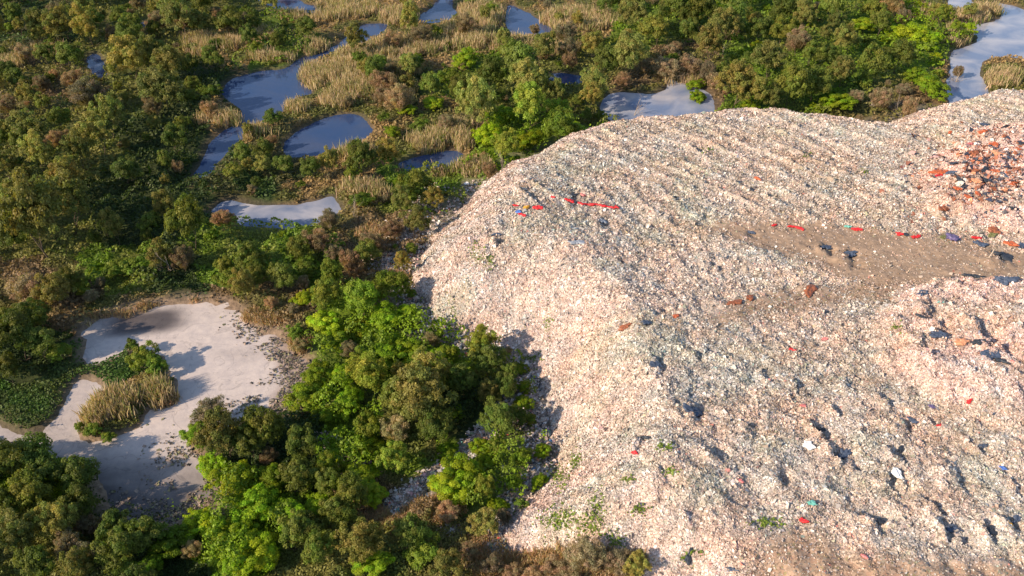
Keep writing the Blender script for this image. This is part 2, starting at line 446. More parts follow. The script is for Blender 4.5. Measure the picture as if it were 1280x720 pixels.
for k, P in PW.items():
    x0, y0 = P.min(0) - 3; x1, y1 = P.max(0) + 3
    if k == 'mud':
        def mud_h(x, y):
            return WATER_Z + (fbm(x * .25, y * .25, 61, 4) - .5) * .16 + (fbm(x * 1.2, y * 1.2, 62, 2) - .5) * .05
        def mud_c(x, y):
            px, py = to_px(x, y)
            base = np.array([.56, .48, .44])
            wet_or_shade = (sstep(330, 230, px) * sstep(545, 620, py) * .9 + sstep(160, 60, px) * .35 + np.exp(-((px - 180) / 52) ** 4 - ((py - 402 + (px - 180) * .12) / 15) ** 4) * 1.1)  # lower-left tree shade painted in as dark tone; upper-left patch is wet mud
            wet_or_shade = np.clip(wet_or_shade + (fbm(x * .12, y * .3, 63, 4) - .5) * .6, 0, 1)[:, None]
            c = base * (1 - wet_or_shade) + np.array([.10, .085, .085]) * wet_or_shade
            md = sdf(PW['mud'], x, y)
            e = (sstep(4.5, .5, md + (fbm(x * .35, y * .35, 64, 3) - .5) * 5) * sstep(330, 350, px + py * 0) * .75)[:, None]
            return c * (1 - e) + np.array([.30, .21, .16]) * e
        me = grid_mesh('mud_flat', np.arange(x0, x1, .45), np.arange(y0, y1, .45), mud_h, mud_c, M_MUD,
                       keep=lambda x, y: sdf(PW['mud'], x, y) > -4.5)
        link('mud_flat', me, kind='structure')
    else:
        mat = M_SILVER if k in ('silver', 'silver_small', 'behind_hill') else M_SCUM if k == 'scum' else M_BLUE
        me = grid_mesh('water', np.arange(x0, x1, 1.0), np.arange(y0, y1, 1.0), lambda x, y: np.full(x.shape, WATER_Z),
                       lambda x, y: np.ones((len(x), 3)), mat, keep=lambda x, y: sdf(P, x, y) > -2.6)
        link('water', me, kind='structure')

# ------------------------------------------------------------------ rubbish hill
def hill_col(x, y):
    tr = np.maximum(np.maximum(sdf(TRACK, x, y), sdf(TRACK2, x, y)), sdf(TRACK3, x, y))
    a = sdf(HEAP_A, x, y); b = sdf(HEAP_B, x, y); d = sdf(FOOT, x, y)
    base = np.array([.465, .395, .335]) * np.ones((len(x), 1))
    n = fbm(x * .10, y * .10, 81, 4)[:, None]
    base = base * (.82 + .36 * n)
    pink = np.clip(np.maximum(sstep(-3, 3, a), sstep(-3, 4, b)) * 1.25 + sstep(20, 8, d) * .5 + .3 * (fbm(x * .05, y * .05, 82, 3) - .5), 0, 1)[:, None]
    base = base * (1 - pink) + np.array([.60, .40, .35]) * pink
    grn = (sstep(.56, .72, fbm(x * .13, y * .13, 83, 3)) * .45 * (1 - sstep(-2, 3, np.maximum(a, b))))[:, None]
    base = base * (1 - grn) + np.array([.36, .37, .25]) * grn
    dirt = np.clip(sstep(-3.5, 1.5, tr + (fbm(x * .25, y * .25, 84, 3) - .5) * 6), 0, 1)[:, None] * .85
    base = base * (1 - dirt) + np.array([.31, .205, .135]) * dirt
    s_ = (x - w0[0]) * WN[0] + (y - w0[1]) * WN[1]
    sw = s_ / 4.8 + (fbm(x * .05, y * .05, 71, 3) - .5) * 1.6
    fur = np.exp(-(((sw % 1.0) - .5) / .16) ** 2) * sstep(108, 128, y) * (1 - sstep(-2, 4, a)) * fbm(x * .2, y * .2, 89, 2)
    soil_fur = np.clip(sstep(.52, .72, fbm(x * .07, y * .16, 85, 4)) * .6 + fur * 1.1, 0, .85)[:, None]  # soil patches, plus a browner tone along the furrows between rows
    return base * (1 - soil_fur) + np.array([.38, .28, .20]) * soil_fur

hx = np.concatenate([np.arange(-36, 128, .34), np.arange(130, 262, 3)])
hy = np.concatenate([np.arange(15, 54, 2), np.arange(54, 214, .34), np.arange(215, 260, 3)])
gx_ = np.arange(-36, 128, .34); gy_ = np.arange(54, 214, .34)
_GX, _GY = np.meshgrid(gx_, gy_)
_m = mound(_GX.ravel(), _GY.ravel())
HG = _m[0].reshape(_GX.shape); DG = _m[1].reshape(_GX.shape); TG = _m[2].reshape(_GX.shape)
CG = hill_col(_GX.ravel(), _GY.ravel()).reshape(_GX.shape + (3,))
SG = (HG + np.roll(HG, 1, 0) + np.roll(HG, -1, 0) + np.roll(HG, 1, 1) + np.roll(HG, -1, 1)) / 5
DYG, DXG = np.gradient(SG, .34)
def bil(G, x, y):
    u = np.clip((x + 36) / .34, 0, len(gx_) - 1.001); v = np.clip((y - 54) / .34, 0, len(gy_) - 1.001)
    i = u.astype(int); j = v.astype(int); fx = u - i; fy = v - j
    if G.ndim == 3: fx = fx[:, None]; fy = fy[:, None]
    return (G[j, i] * (1 - fx) + G[j, i + 1] * fx) * (1 - fy) + (G[j + 1, i] * (1 - fx) + G[j + 1, i + 1] * fx) * fy
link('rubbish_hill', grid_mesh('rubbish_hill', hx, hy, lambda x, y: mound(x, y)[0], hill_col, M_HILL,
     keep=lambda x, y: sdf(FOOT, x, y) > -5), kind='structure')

def track_c(x, y):
    n = fbm(x * .2, y * .6, 86, 4)[:, None]
    return np.array([.32, .22, .15]) * (.75 + .5 * n)
def track_keep(P):
    return lambda x, y: sdf(P, x, y) + (fbm(x * .5, y * .5, 84, 3) - .5) * 8 > .8
for P in (TRACK,):
    x0, y0 = P.min(0) - 1; x1, y1 = P.max(0) + 1
    link('dirt_track', grid_mesh('dirt_track', np.arange(x0, min(x1, 130), .4), np.arange(y0, y1, .4), lambda x, y: mound(x, y)[0] + .05 + (vn(x * 1.7, y * 1.7, 9) - .5) * .10, track_c, M_TRACK, keep=track_keep(P)), kind='structure')

# ------------------------------------------------------------------ litter scraps covering the hill (uncountable)
def scraps(x, y, z, nrm, size, col, rs, tilt=.8):
    n = len(x)
    a = rs.rand(n) * 2 * math.pi
    nv = nrm + rs.randn(n, 3) * tilt
    nv /= np.linalg.norm(nv, axis=1)[:, None] + 1e-9
    t = np.stack([np.cos(a), np.sin(a), np.zeros(n)], 1)
    t -= nv * (t * nv).sum(1)[:, None]; t /= np.linalg.norm(t, axis=1)[:, None] + 1e-9
    b = np.cross(nv, t)
    asp = .55 + .9 * rs.rand(n)
    c = np.stack([x, y, z], 1)
    s = size[:, None]
    V = []
    for sx, sy in ((-1, -1), (1, -1), (1, 1), (-1, 1)):
        j = .6 + .5 * rs.rand(n, 2)
        V.append(c + t * s * sx * j[:, :1] * .5 + b * s * sy * j[:, 1:] * .5 * asp[:, None] + nv * s * (rs.rand(n, 1) - .5) * .5)
    V = np.stack(V, 1).reshape(-1, 3)
    F = np.arange(4 * n).reshape(-1, 4)
    return V, F, np.repeat(col, 4, 0)

LIT = np.array([[.78,.73,.68],[.68,.57,.48],[.74,.54,.46],[.52,.43,.35],[.86,.83,.80],[.36,.28,.21],[.22,.18,.15],[.07,.07,.08],[.52,.49,.47],[.30,.36,.22],[.62,.33,.22],[.62,.10,.09],[.12,.22,.42],[.20,.45,.42],[.60,.50,.22],[.66,.38,.38]])
LW = np.array([17, 20, 18, 14, 8, 9, 5, 4.0, 4, 4.2, 2.4, .6, .5, .5, .8, 3.0]); LW = LW / LW.sum()
n = 1500000
px, py = RS.uniform(490, 1320, n), RS.uniform(85, 760, n)
x, y = at(px, py, HH)
k = (x > -35) & (x < 127) & (y > 55) & (y < 213)
x, y = x[k], y[k]
h, d, tr = bil(HG, x, y), bil(DG, x, y), bil(TG, x, y)
t3 = sdf(TRACK3, x, y) + (fbm(x * .3, y * .3, 88, 2) - .5) * 5
t3 = t3 - 0
pk = np.clip(1 - .75 * sstep(-2, 2, t3), .2, 1) * np.clip(1 - sstep(-6, 2.5, tr + (fbm(x * .4, y * .4, 87, 3) - .5) * 7), .10, 1)
k = (d > .1) & (RS.rand(len(x)) < pk) & ((t3 < 0) | (RS.rand(len(x)) < .22))
x, y, h = [q[k] for q in (x, y, h)]
nr = np.stack([-bil(DXG, x, y), -bil(DYG, x, y), np.ones(len(x))], 1); nr /= np.linalg.norm(nr, axis=1)[:, None]
ci = RS.choice(len(LIT), len(x), p=LW)
col = LIT[ci] * (.8 + .4 * RS.rand(len(x), 1))
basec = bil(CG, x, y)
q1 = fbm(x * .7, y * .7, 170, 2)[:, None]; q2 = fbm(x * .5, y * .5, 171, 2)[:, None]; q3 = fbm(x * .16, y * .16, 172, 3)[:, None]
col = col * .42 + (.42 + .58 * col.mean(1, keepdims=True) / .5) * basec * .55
col *= .90 + .26 * sstep(.3, .7, q1)
col *= 1 + (q2 - .5) * np.array([[.22, .0, -.15]]) + (q3 - .5) * np.array([[.22, -.02, -.12]])
m_ = (mpp(640, to_px(x, y, HH)[1], HH) / .085) ** .55 * .68
sz = np.clip(np.exp(RS.randn(len(x)) * .45 - 1.72), .07, .85) * m_
V, F, cc = scraps(x, y, h + sz * .12 + .03, nr, sz, col, RS, .52)
me = mesh_np('litter_cover', V, F, cc, False, [M_FLAKE])
link('litter_cover', me, label='countless pale scraps of plastic and rag covering the whole rubbish hill', cat='litter', kind='stuff')

# twigs and dark crumbs washed up on the rim of the dried pond
m = 5200
RIM = np.array([(300,402),(340,424),(366,447),(374,468),(366,490),(340,508),(290,516)], float)
RIM2 = np.array([(215,560),(245,585),(262,605),(245,632),(205,645),(165,632)], float)
P = []
for L_s, q_, sg in ((RIM, 3000, (16, 11)), (RIM2, 2200, (22, 16))):
    i_ = RS.randint(len(L_s) - 1, size=q_); t = RS.rand(q_, 1)
    P.append(L_s[i_] * (1 - t) + L_s[i_ + 1] * t + RS.randn(q_, 2) * np.array([sg]))
P = np.concatenate(P); x, y = at(P[:, 0], P[:, 1], WATER_Z)
k = fbm(x * .5, y * .5, 190, 3) > .45; x, y = x[k], y[k]
col = np.array([[.16, .12, .09], [.30, .22, .17], [.08, .07, .06], [.22, .20, .10]])[RS.choice(4, len(x))]
V, F, cc = scraps(x, y, np.maximum(ground_h(x, y)[0], WATER_Z) + .09, np.array([[0, 0, 1.]]) * np.ones((len(x), 1)), np.clip(np.exp(RS.randn(len(x)) * .4 - 1.4), .1, .6), col, RS, .35)
link('pond_debris', mesh_np('pond_debris', V, F, cc, False, [M_FLAKE]), label='dark twigs and crumbs scattered over the rim of the dried pond', cat='debris', kind='stuff')

# small rusty, orange and dark scraps on the upper right heap
m = 2600
P = np.stack([RS.randn(m) * 42 + 1232, RS.randn(m) * 27 + 208 ], 1)
x, y = at(P[:, 0], P[:, 1], HH + 2.6)
k = (x < 127) & (y < 213) & (fbm(x * .35, y * .35, 160, 2) > .42); x, y = x[k], y[k]
h = bil(HG, x, y); nr = np.stack([-bil(DXG, x, y), -bil(DYG, x, y), np.ones(len(x))], 1)
RC = np.array([[.36,.12,.06],[.26,.10,.06],[.05,.055,.08],[.58,.24,.13],[.62,.36,.30],[.09,.08,.09],[.24,.11,.07]])
col = RC[RS.choice(7, len(x), p=[.12,.20,.22,.10,.14,.10,.12])] * (.7 + .6 * RS.rand(len(x), 1))
sz = np.clip(np.exp(RS.randn(len(x)) * .45 - .95), .15, 1.3)
V, F, cc = scraps(x, y, h + sz * .15 + .08, nr, sz, col, RS, .5)
link('heap_scraps', mesh_np('heap_scraps', V, F, cc, False, [M_FLAKE]), label='rusty orange and dark scraps mixed over the upper right heap', cat='litter', kind='stuff')

# litter strewn over the ground beside the hill
n = 60000
TR = [((640,505),(600,548),(560,582),(520,612),(485,640)), ((500,285),(480,300),(470,330),(490,345)), ((400,545),(440,575),(430,560),(445,590)), ((545,235),(520,270),(505,300),(500,330)), ((665,440),(672,500),(650,520)), ((560,660),(620,690),(640,640),(600,660)), ((680,590),(640,625),(650,660)), ((560,410),(640,440),(600,425))]
pts = []
for seg in TR:
    for (a, b), (c, d2) in zip(seg[:-1], seg[1:]):
        m = int(1400 + RS.rand() * 600)
        t = RS.rand(m, 1)
        P = np.array([[a, b]]) * (1 - t) + np.array([[c, d2]]) * t + RS.randn(m, 2) * np.array([[7, 4]])
        pts.append(P)
P = np.concatenate(pts)
FP = np.array(foot_px[1:], float)
m = 9000; i_ = RS.randint(len(FP) - 1, size=m); t = RS.rand(m, 1)
P = np.concatenate([P, FP[i_] * (1 - t) + FP[i_ + 1] * t + RS.randn(m, 2) * np.array([[14, 7]]) - np.array([[6, 0]])])
x, y = at(P[:, 0], P[:, 1], .3)
h, pd = ground_h(x, y); mh, md_, _, _, _ = mound(x, y)
k = (pd < -.3) & (md_ < .2)
x, y, h = x[k], y[k], h[k]
LW2 = LW * np.array([.6, .8, .8, 1, .6, 2, 2, 2, 2, 1, 1, 1, 1, 1, 1, 1]); LW2 /= LW2.sum()
col = LIT[RS.choice(len(LIT), len(x), p=LW2)] * (.6 + .5 * RS.rand(len(x), 1))
sz = np.clip(np.exp(RS.randn(len(x)) * .4 - 1.15), .15, .9)
V, F, cc = scraps(x, y, h + .1 + RS.rand(len(x)) * .15, np.array([[0, 0, 1.]]) * np.ones((len(x), 1)), sz, col, RS, .5)
link('strewn_litter', mesh_np('strewn_litter', V, F, cc, False, [M_FLAKE]), label='grey and pale litter strewn over the ground between bushes beside the hill', cat='litter', kind='stuff')

# ------------------------------------------------------------------ low vegetation (uncountable)
def veg_ok(x, y, margin=.0):
    pd = pond_d(x, y); fd = sdf(FOOT, x, y)
    return (pd < -.5 - margin) & (fd < -.3 - margin)

TRAIL = [(640,505),(612,535),(575,572),(540,600),(505,628),(478,650)]
TRW = [at(a, b, .3) for a, b in TRAIL]
def trail_d(x, y):
    bd = np.full(x.shape, 1e9)
    for (ax, ay), (bx, by) in zip(TRW[:-1], TRW[1:]):
        ex, ey = bx - ax, by - ay
        tt = np.clip(((x - ax) * ex + (y - ay) * ey) / (ex * ex + ey * ey), 0, 1)
        bd = np.minimum(bd, np.hypot(x - ax - tt * ex, y - ay - tt * ey))
    return bd

def hides_water(x, y, h):
    m = np.full(x.shape, -9.)
    for f in (.6, 1.1, 1.6):
        m = np.maximum(m, pond_d(x, y + f * h, False))
    return m > -.2

def hummock(x, y, z):
    top = np.array([2.2, 2.2, 1.7, 1.2, 3.4, .7, .35, 1.5])[z]
    n = fbm(x * .28, y * .28, 121, 3); n2 = fbm(x * .9, y * .9, 123, 2)
    return top * sstep(.30, .70, n) * (.55 + .9 * n2)

n = 620000
# even spread in the picture, so nearer ground gets denser, finer leaves
upx = RS.uniform(-90, 1370, n); upy = RS.uniform(-70, 770, n)
x, y = at(upx, upy, .5)
k = veg_ok(x, y); x, y, upy = x[k], y[k], upy[k]
z = zone_of(x, y)
md = np.minimum(sdf(PW['mud'], x, y), -sdf(ISL, x, y))
bare = (md > -3.2 + 2.6 * (to_px(x, y)[0] < 95)) & (sdf(ISL, x, y) < 0) & (RS.rand(len(x)) < .75)
fdn = sdf(FOOT, x, y)
bare |= (fdn > -6) & (fbm(x * .35, y * .35, 140, 3) > .5)
bare |= trail_d(x, y) < 1.6 + 2 * fbm(x * .4, y * .4, 141, 2)
x, y, z, upy = [q[~bare] for q in (x, y, z, upy)]
gh, _ = ground_h(x, y)
hm = hummock(x, y, z); e = .3
gx = (hummock(x + e, y, z) - hummock(x - e, y, z)) / (2 * e); gy = (hummock(x, y + e, z) - hummock(x, y - e, z)) / (2 * e)
nr = np.stack([-gx * 1.3, -gy * 1.3, np.ones(len(x))], 1); nr /= np.linalg.norm(nr, axis=1)[:, None]
col = cover_col(x, y, z) * (.65 + .75 * RS.rand(len(x), 1))
sz = (.20 + .20 * RS.rand(len(x))) * np.clip(mpp(640, upy) / .13, .75, 1.6)
V, F, cc = scraps(x, y, gh + hm + .08 + (RS.rand(len(x)) - .3) * .25, nr, sz, col, RS, .55)
link('undergrowth', mesh_np('undergrowth', V, F, cc, False, [M_COVER]), label='tangled low green and brown undergrowth filling the gaps between trees', cat='undergrowth', kind='stuff')

# reeds and tall dry grass
def blades(x, y, z0, H, Wd, col, lean, rs):
    n = len(x); a = rs.rand(n) * 2 * math.pi; l = rs.rand(n) * 2 * math.pi
    t = np.stack([np.cos(a), np.sin(a), np.zeros(n)], 1) * Wd[:, None] * .5
    ln = np.stack([np.cos(l), np.sin(l), np.zeros(n)], 1) * (H * lean * rs.rand(n))[:, None]
    b = np.stack([x, y, z0], 1)
    up = np.array([[0, 0, 1.]]) * H[:, None]
    V = np.stack([b - t * .7, b + t * .7, b + t + ln * .45 + up * .6, b - t + ln * .45 + up * .6], 1)
    V2 = np.stack([b - t + ln * .45 + up * .6, b + t + ln * .45 + up * .6, b + t * .25 + ln + up, b - t * .25 + ln + up], 1)
    V = np.concatenate([V, V2], 1).reshape(-1, 3)
    F = np.arange(8 * n).reshape(-1, 4)
    return V, F, np.repeat(col, 8, 0)
REED = [(400,92,24,16),(455,72,36,14),(500,62,45,13),(600,18,30,13),(585,36,34,9),(560,52,55,10),(725,24,48,14),(470,88,55,11),(275,52,48,9),(250,62,20,8),(340,70,30,5),(390,20,40,6),(275,148,28,7),(322,166,25,5),(425,12,50,10),(500,20,26,9),(1206,86,13,16),(1252,98,24,10),(1235,12,22,4),(550,178,40,10),(480,112,45,10),(440,104,25,12),(150,507,30,13),(196,492,14,9),(120,522,12,8),(565,165,30,12),(390,60,20,8),(330,45,20,8),(625,55,40,8),(900,40,20,8),(300,128,6,6),(420,125,22,7),(370,135,14,5),(540,210,45,6),(460,240,35,8),(850,95,25,8),(690,60,30,8),(440,190,25,7),(595,210,18,8),(1190,45,25,10),(1215,20,20,6),(1150,15,20,6),(165,45,25,8),(60,60,20,8),(10,80,20,8)]
pts = []
for cx, cy, rx, ry in REED:
    m = int(rx * ry * 2.2 + 60)
    a = RS.rand(m) * 2 * math.pi; r = np.sqrt(RS.rand(m))
    pts.append(np.stack([cx + rx * r * np.cos(a), cy + ry * r * np.sin(a)], 1))
P = np.concatenate(pts)
x, y = at(P[:, 0], P[:, 1], .8)
k = (pond_d(x, y) < .5) & ~hides_water(x, y, 2.4) & (sdf(FOOT, x, y) < -1) & (fbm(x * .3, y * .3, 150, 3) > .40)
x, y = x[k], y[k]
m = 7
X = np.repeat(x, m) + RS.randn(len(x) * m) * .55; Y = np.repeat(y, m) + RS.randn(len(x) * m) * .55
gz, _ = ground_h(X, Y)
tuft = np.repeat(.35 + 1.0 * RS.rand(len(x)), m)
rc = np.array([[.54,.41,.25],[.46,.34,.19],[.33,.31,.12],[.52,.35,.24],[.22,.25,.08]])
ct = rc[np.repeat(RS.choice(5, len(x), p=[.32,.25,.2,.13,.1]), m)] * (.7 + .6 * RS.rand(len(X), 1))
V, F, cc = blades(X, Y, gz - .05, tuft * (1.5 + 1.0 * RS.rand(len(X))), .10 + .10 * RS.rand(len(X)), ct, .45, RS)
link('reed_bed', mesh_np('reed_bed', V, F, cc, False, [M_COVER]), label='tan dry reeds and tall straw grass along the banks of the ponds', cat='reeds', kind='stuff')

# dry orange grass round the dried pond and on the toe of the hill
DRY = [(150,398,40,7),(205,386,35,6),(240,378,20,5),(340,395,30,12),(370,388,18,10),(375,428,12,14),(130,405,20,5),(110,545,14,8),(500,650,60,18),(540,640,40,14),(590,690,40,18),(700,706,75,16),(760,704,50,13),(640,712,60,12),(690,716,100,10),(480,655,30,10),(380,380,14,8),(90,540,8,6),(270,388,22,7),(300,398,12,6),(215,500,10,6),(265,600,12,6),(470,300,25,20),(490,350,20,10)]
pts = []
for cx, cy, rx, ry in DRY:
    mm = int(rx * ry * 1.5 + 50)
    a = RS.rand(mm) * 2 * math.pi; r = np.sqrt(RS.rand(mm))
    pts.append(np.stack([cx + rx * r * np.cos(a), cy + ry * r * np.sin(a)], 1))
P = np.concatenate(pts)
x, y = at(P[:, 0], P[:, 1], .3)
for _ in range(6):
    zz = np.maximum(mound(x, y, False)[0], 0); x, y = at(P[:, 0], P[:, 1], zz)
gz, pd = ground_h(x, y); mh = mound(x, y)[0]
k = (pd < -.2) & (fbm(x * .4, y * .4, 151, 3) > .42)
x, y, gz, mh = x[k], y[k], gz[k], mh[k]
X = np.repeat(x, 6) + RS.randn(len(x) * 6) * .35; Y = np.repeat(y, 6) + RS.randn(len(x) * 6) * .35
G = np.repeat(np.maximum(gz, mh), 6)
rc = np.array([[.52,.30,.17],[.44,.28,.16],[.36,.30,.13],[.50,.38,.24]])
ct = rc[np.repeat(RS.choice(4, len(x)), 6)] * (.7 + .6 * RS.rand(len(X), 1))
V, F, cc = blades(X, Y, G - .1, .3 + .7 * RS.rand(len(X)), .06 + .08 * RS.rand(len(X)), ct, .7, RS)
link('dry_grass', mesh_np('dry_grass', V, F, cc, False, [M_COVER]), label='rusty dry grass on the bare earth rims and at the toe of the hill', cat='dry grass', kind='stuff')

# weeds on the hill
WEED = [(596,318,8,14),(612,328,6,12),(685,402,4,10),(720,574,6,8),(610,395,10,6),(655,455,8,8),(664,448,10,6),(700,600,10,14),(735,660,14,10),(700,650,20,14),(745,640,8,16),(568,378,6,10),(606,385,4,8),(800,640,8,6),(838,590,8,6),(1080,215,5,4),(1010,195,6,3),(885,188,7,4),(960,655,16,6),(830,560,10,6),(650,545,14,10),(716,580,6,6),(640,630,10,10),(1120,410,6,5),(690,590,8,8),(785,600,6,5),(860,700,10,8),(770,680,10,10)]
pts = []
for cx, cy, rx, ry in WEED:
    mm = int(rx * ry * .9 + 12)
    pts.append(np.stack([cx + rx * .7 * RS.randn(mm), cy + ry * .6 * RS.randn(mm)], 1))
P = np.concatenate(pts)
x, y = at(P[:, 0], P[:, 1], 5.0)
for _ in range(6):
    h = mound(x, y, False)[0]; x, y = at(P[:, 0], P[:, 1], np.clip(h, 0, 20))
h = np.maximum(mound(x, y, False)[0], ground_h(x, y)[0])
col = np.array([[.16, .22, .03]]) * (.6 + .8 * RS.rand(len(x), 1))
V, F, cc = scraps(x, y, h + .1 + RS.rand(len(x)) * .25, np.array([[-.3, -.3, 1.]]) * np.ones((len(x), 1)), .14 + .16 * RS.rand(len(x)), col, RS, .7)
link('hill_weeds', mesh_np('hill_weeds', V, F, cc, False, [M_COVER]), label='small yellow-green weeds sprouting in patches on the rubbish slope', cat='weeds', kind='stuff')

# ------------------------------------------------------------------ trees
def tube_rings(pts, rad, k=6):
    V, F = [], []
    for i, (p, r) in enumerate(zip(pts, rad)):
        for j in range(k):
            a = 2 * math.pi * j / k
            V.append((p[0] + r * math.cos(a), p[1] + r * math.sin(a), p[2]))
    for i in range(len(pts) - 1):
        for j in range(k):
            F.append((i * k + j, i * k + (j + 1) % k, (i + 1) * k + (j + 1) % k, (i + 1) * k + j))
    return V, F

def trunk_mesh(name, rs, h, r0, limbs=5, spread=.3, mat=None, twigs=0, forks=1):
    V, F = [], []
    def add(pts, rad, k=6):
        v, f = tube_rings(pts, rad, k); o = len(V)
        V.extend(v); F.extend([tuple(q + o for q in ff) for ff in f])
    def branch(p, dirv, L, r, lvl):
        pts = [p]; d = np.array(dirv, float); q = np.array(p, float)
        for i in range(4):
            d = d + rs.randn(3) * .14 + np.array([0, 0, .05]); d /= np.linalg.norm(d)
            q = q + d * L / 4; pts.append(tuple(q))
        add(pts, [r, r * .78, r * .6, r * .42, r * .2], 6 if lvl < 2 else 4)
        if lvl < forks:
            for _ in range(limbs if lvl == 0 else max(3, twigs)):
                t = rs.randint(1, 5); dd = d * .6 + rs.randn(3) * (.55 + spread); dd[2] = abs(dd[2]) * .7 + .15
                dd /= np.linalg.norm(dd)
                branch(pts[t], dd, L * (.4 + .25 * rs.rand()), r * (.5 - .07 * t + .1), lvl + 1)
    branch((0, 0, -.3), (rs.randn() * .08, rs.randn() * .08, 1), h, r0, 0)
    return mesh_np(name, np.array(V), np.array(F), None, True, [mat or M_BARK])

def crown_mesh(name, rs, kind):
    """crown about 1 unit wide and 1 unit from ground to tip; many leaf faces on uneven clumps"""
    cfg = {'broad': dict(nc=95, cr=(.045, .12), leaf=.026, nl=10500, sh=(.42, .40), z=.56, tilt=.55, asp=1.0),
           'willow': dict(nc=130, cr=(.035, .09), leaf=.021, nl=13000, sh=(.40, .42), z=.54, tilt=.9, asp=.8),
           'brown': dict(nc=80, cr=(.045, .11), leaf=.020, nl=10000, sh=(.41, .40), z=.52, tilt=1.2, asp=.5),
           'lime': dict(nc=85, cr=(.045, .12), leaf=.026, nl=12500, sh=(.45, .42), z=.46, tilt=.5, asp=1.0),
           'bush': dict(nc=50, cr=(.06, .13), leaf=.033, nl=5500, sh=(.42, .42), z=.46, tilt=.6, asp=1.0),
           'cone': dict(nc=26, cr=(.09, .15), leaf=.05, nl=2200, sh=(.2, .48), z=.5, tilt=.5, asp=1.0)}[kind]
    nc = cfg['nc']; R, RZ = cfg['sh']
    # uneven outline: lobes of different reach
    ph = rs.rand(4) * 6.28; am = rs.rand(4) * .26
    cs = []
    while len(cs) < nc:
        u = rs.randn(3); u /= np.linalg.norm(u)
        if u[2] < -.45: continue
        az = math.atan2(u[1], u[0])
        lob = 1 + sum(am[i] * math.sin((i + 1) * az + ph[i]) for i in range(4)) * .8
        r = (.55 + .45 * rs.rand()) if rs.rand() < .8 else .3 * rs.rand() + .2
        c = np.array([u[0] * R * r * lob, u[1] * R * r * lob, cfg['z'] + u[2] * RZ * r * (.85 + .3 * rs.rand())])
        if kind == 'cone': c[:2] *= max(.15, 1.5 * (1 - c[2]))
        cs.append(c)
    cs = np.array(cs); cr = rs.uniform(*cfg['cr'], nc)
    if kind == 'lime' or kind == 'bush':
        cs[:, 2] = np.clip(cs[:, 2], .08, 1)
    w = cr ** 2; w /= w.sum()
    idx = rs.choice(nc, cfg['nl'], p=w)
    u = rs.randn(cfg['nl'], 3); u /= np.linalg.norm(u, axis=1)[:, None]
    u[:, 2] = np.where(u[:, 2] < -.3, -u[:, 2], u[:, 2])
    rad = cr[idx] * (.50 + .68 * rs.rand(cfg['nl']) ** .8)
    p = cs[idx] + u * rad[:, None]
    # drop leaves buried inside other clumps
    keep = np.ones(len(p), bool)
    for i in range(nc):
        keep &= ~((np.linalg.norm(p - cs[i], axis=1) < cr[i] * .62) & (idx != i))
    p, u, idx = p[keep], u[keep], idx[keep]
    n = len(p)
    tone = (.78 + .4 * rs.rand(nc))[idx][:, None] * (.72 + .5 * rs.rand(n, 1))
    hue = np.ones((n, 3)); q = rs.rand(nc)[idx]
    hue[:, 0] += (q - .5) * .35; hue[:, 2] += (q - .5) * .2
    col = hue * tone
    s = cfg['leaf'] * (.7 + .7 * rs.rand(n))
    out = p - np.array([[0, 0, cfg['z']]]); out /= np.linalg.norm(out, axis=1)[:, None] + 1e-6
    nv = u * .75 + out * .35
    V, F, cc = scraps(p[:, 0], p[:, 1], p[:, 2], nv, s, col, rs, cfg['tilt'] * .55)
    if kind == 'brown':      # fine upright twigs instead of leaves
        m = 1500; i2 = rs.choice(nc, m)
        b = cs[i2] * np.array([[.25, .25, .25]]); tpt = cs[i2] + rs.randn(m, 3) * cr[i2][:, None] * .75
        dr = tpt - b; sd = np.cross(dr, rs.randn(m, 3)); sd /= np.linalg.norm(sd, axis=1)[:, None]
        V2 = np.stack([b + dr * .45 - sd * .004, b + dr * .45 + sd * .004, tpt + sd * .0025, tpt - sd * .0025], 1).reshape(-1, 3)
        F2 = np.arange(4 * m).reshape(-1, 4) + len(V)
        V = np.concatenate([V, V2]); F = np.concatenate([F, F2]); cc = np.concatenate([cc, np.ones((4 * m, 3)) * 1.1])
    return mesh_np(name, V, F, cc, False, [M_LEAF])

PR = {}
for kind, cnt in (('broad', 5), ('willow', 5), ('brown', 4), ('lime', 5), ('bush', 4), ('cone', 1)):
    L = []
    for i in range(cnt):
        rs = np.random.RandomState(100 + 17 * i + len(kind) * 7)
        cm = crown_mesh(kind + '_crown', rs, kind)
        tm = trunk_mesh(kind + '_trunk', rs, .62 if kind != 'lime' else .45, .022, 6, .35, M_BARK, 3, 2 if kind == 'brown' else 1)
        L.append((cm, tm))
    PR[kind] = L
PR['dead'] = [(None, trunk_mesh('dead_branches', np.random.RandomState(300 + i), .78, .02, 9, .2, M_DEAD, 6, 2)) for i in range(3)]

NAMES = {'broad': ('broadleaf_tree', 'tree'), 'willow': ('feathery_tree', 'tree'), 'brown': ('brown_shrub', 'shrub'), 'lime': ('vine_covered_bush', 'bush'),
         'bush': ('green_bush', 'bush'), 'dead': ('dead_tree', 'dead tree'), 'cone': ('conical_sapling', 'sapling')}
GROUPS = {'broad': 'dark green broadleaf trees of the wetland', 'willow': 'olive feathery trees of the wetland', 'brown': 'brown bare shrubs of the wetland',
          'lime': 'bright green vine-covered bushes', 'bush': 'small green bushes of the wetland', 'dead': 'bare dead trees', 'cone': None}
TINT = {'broad': (.150, .185, .030), 'willow': (.275, .260, .065), 'brown': (.33, .245, .145), 'lime': (.235, .320, .014), 'bush': (.165, .225, .024), 'cone': (.26, .36, .03)}
ASP = {'broad': 1.12, 'willow': 1.2, 'brown': .95, 'lime': .62, 'bush': .8, 'dead': 1.25, 'cone': 2.2}
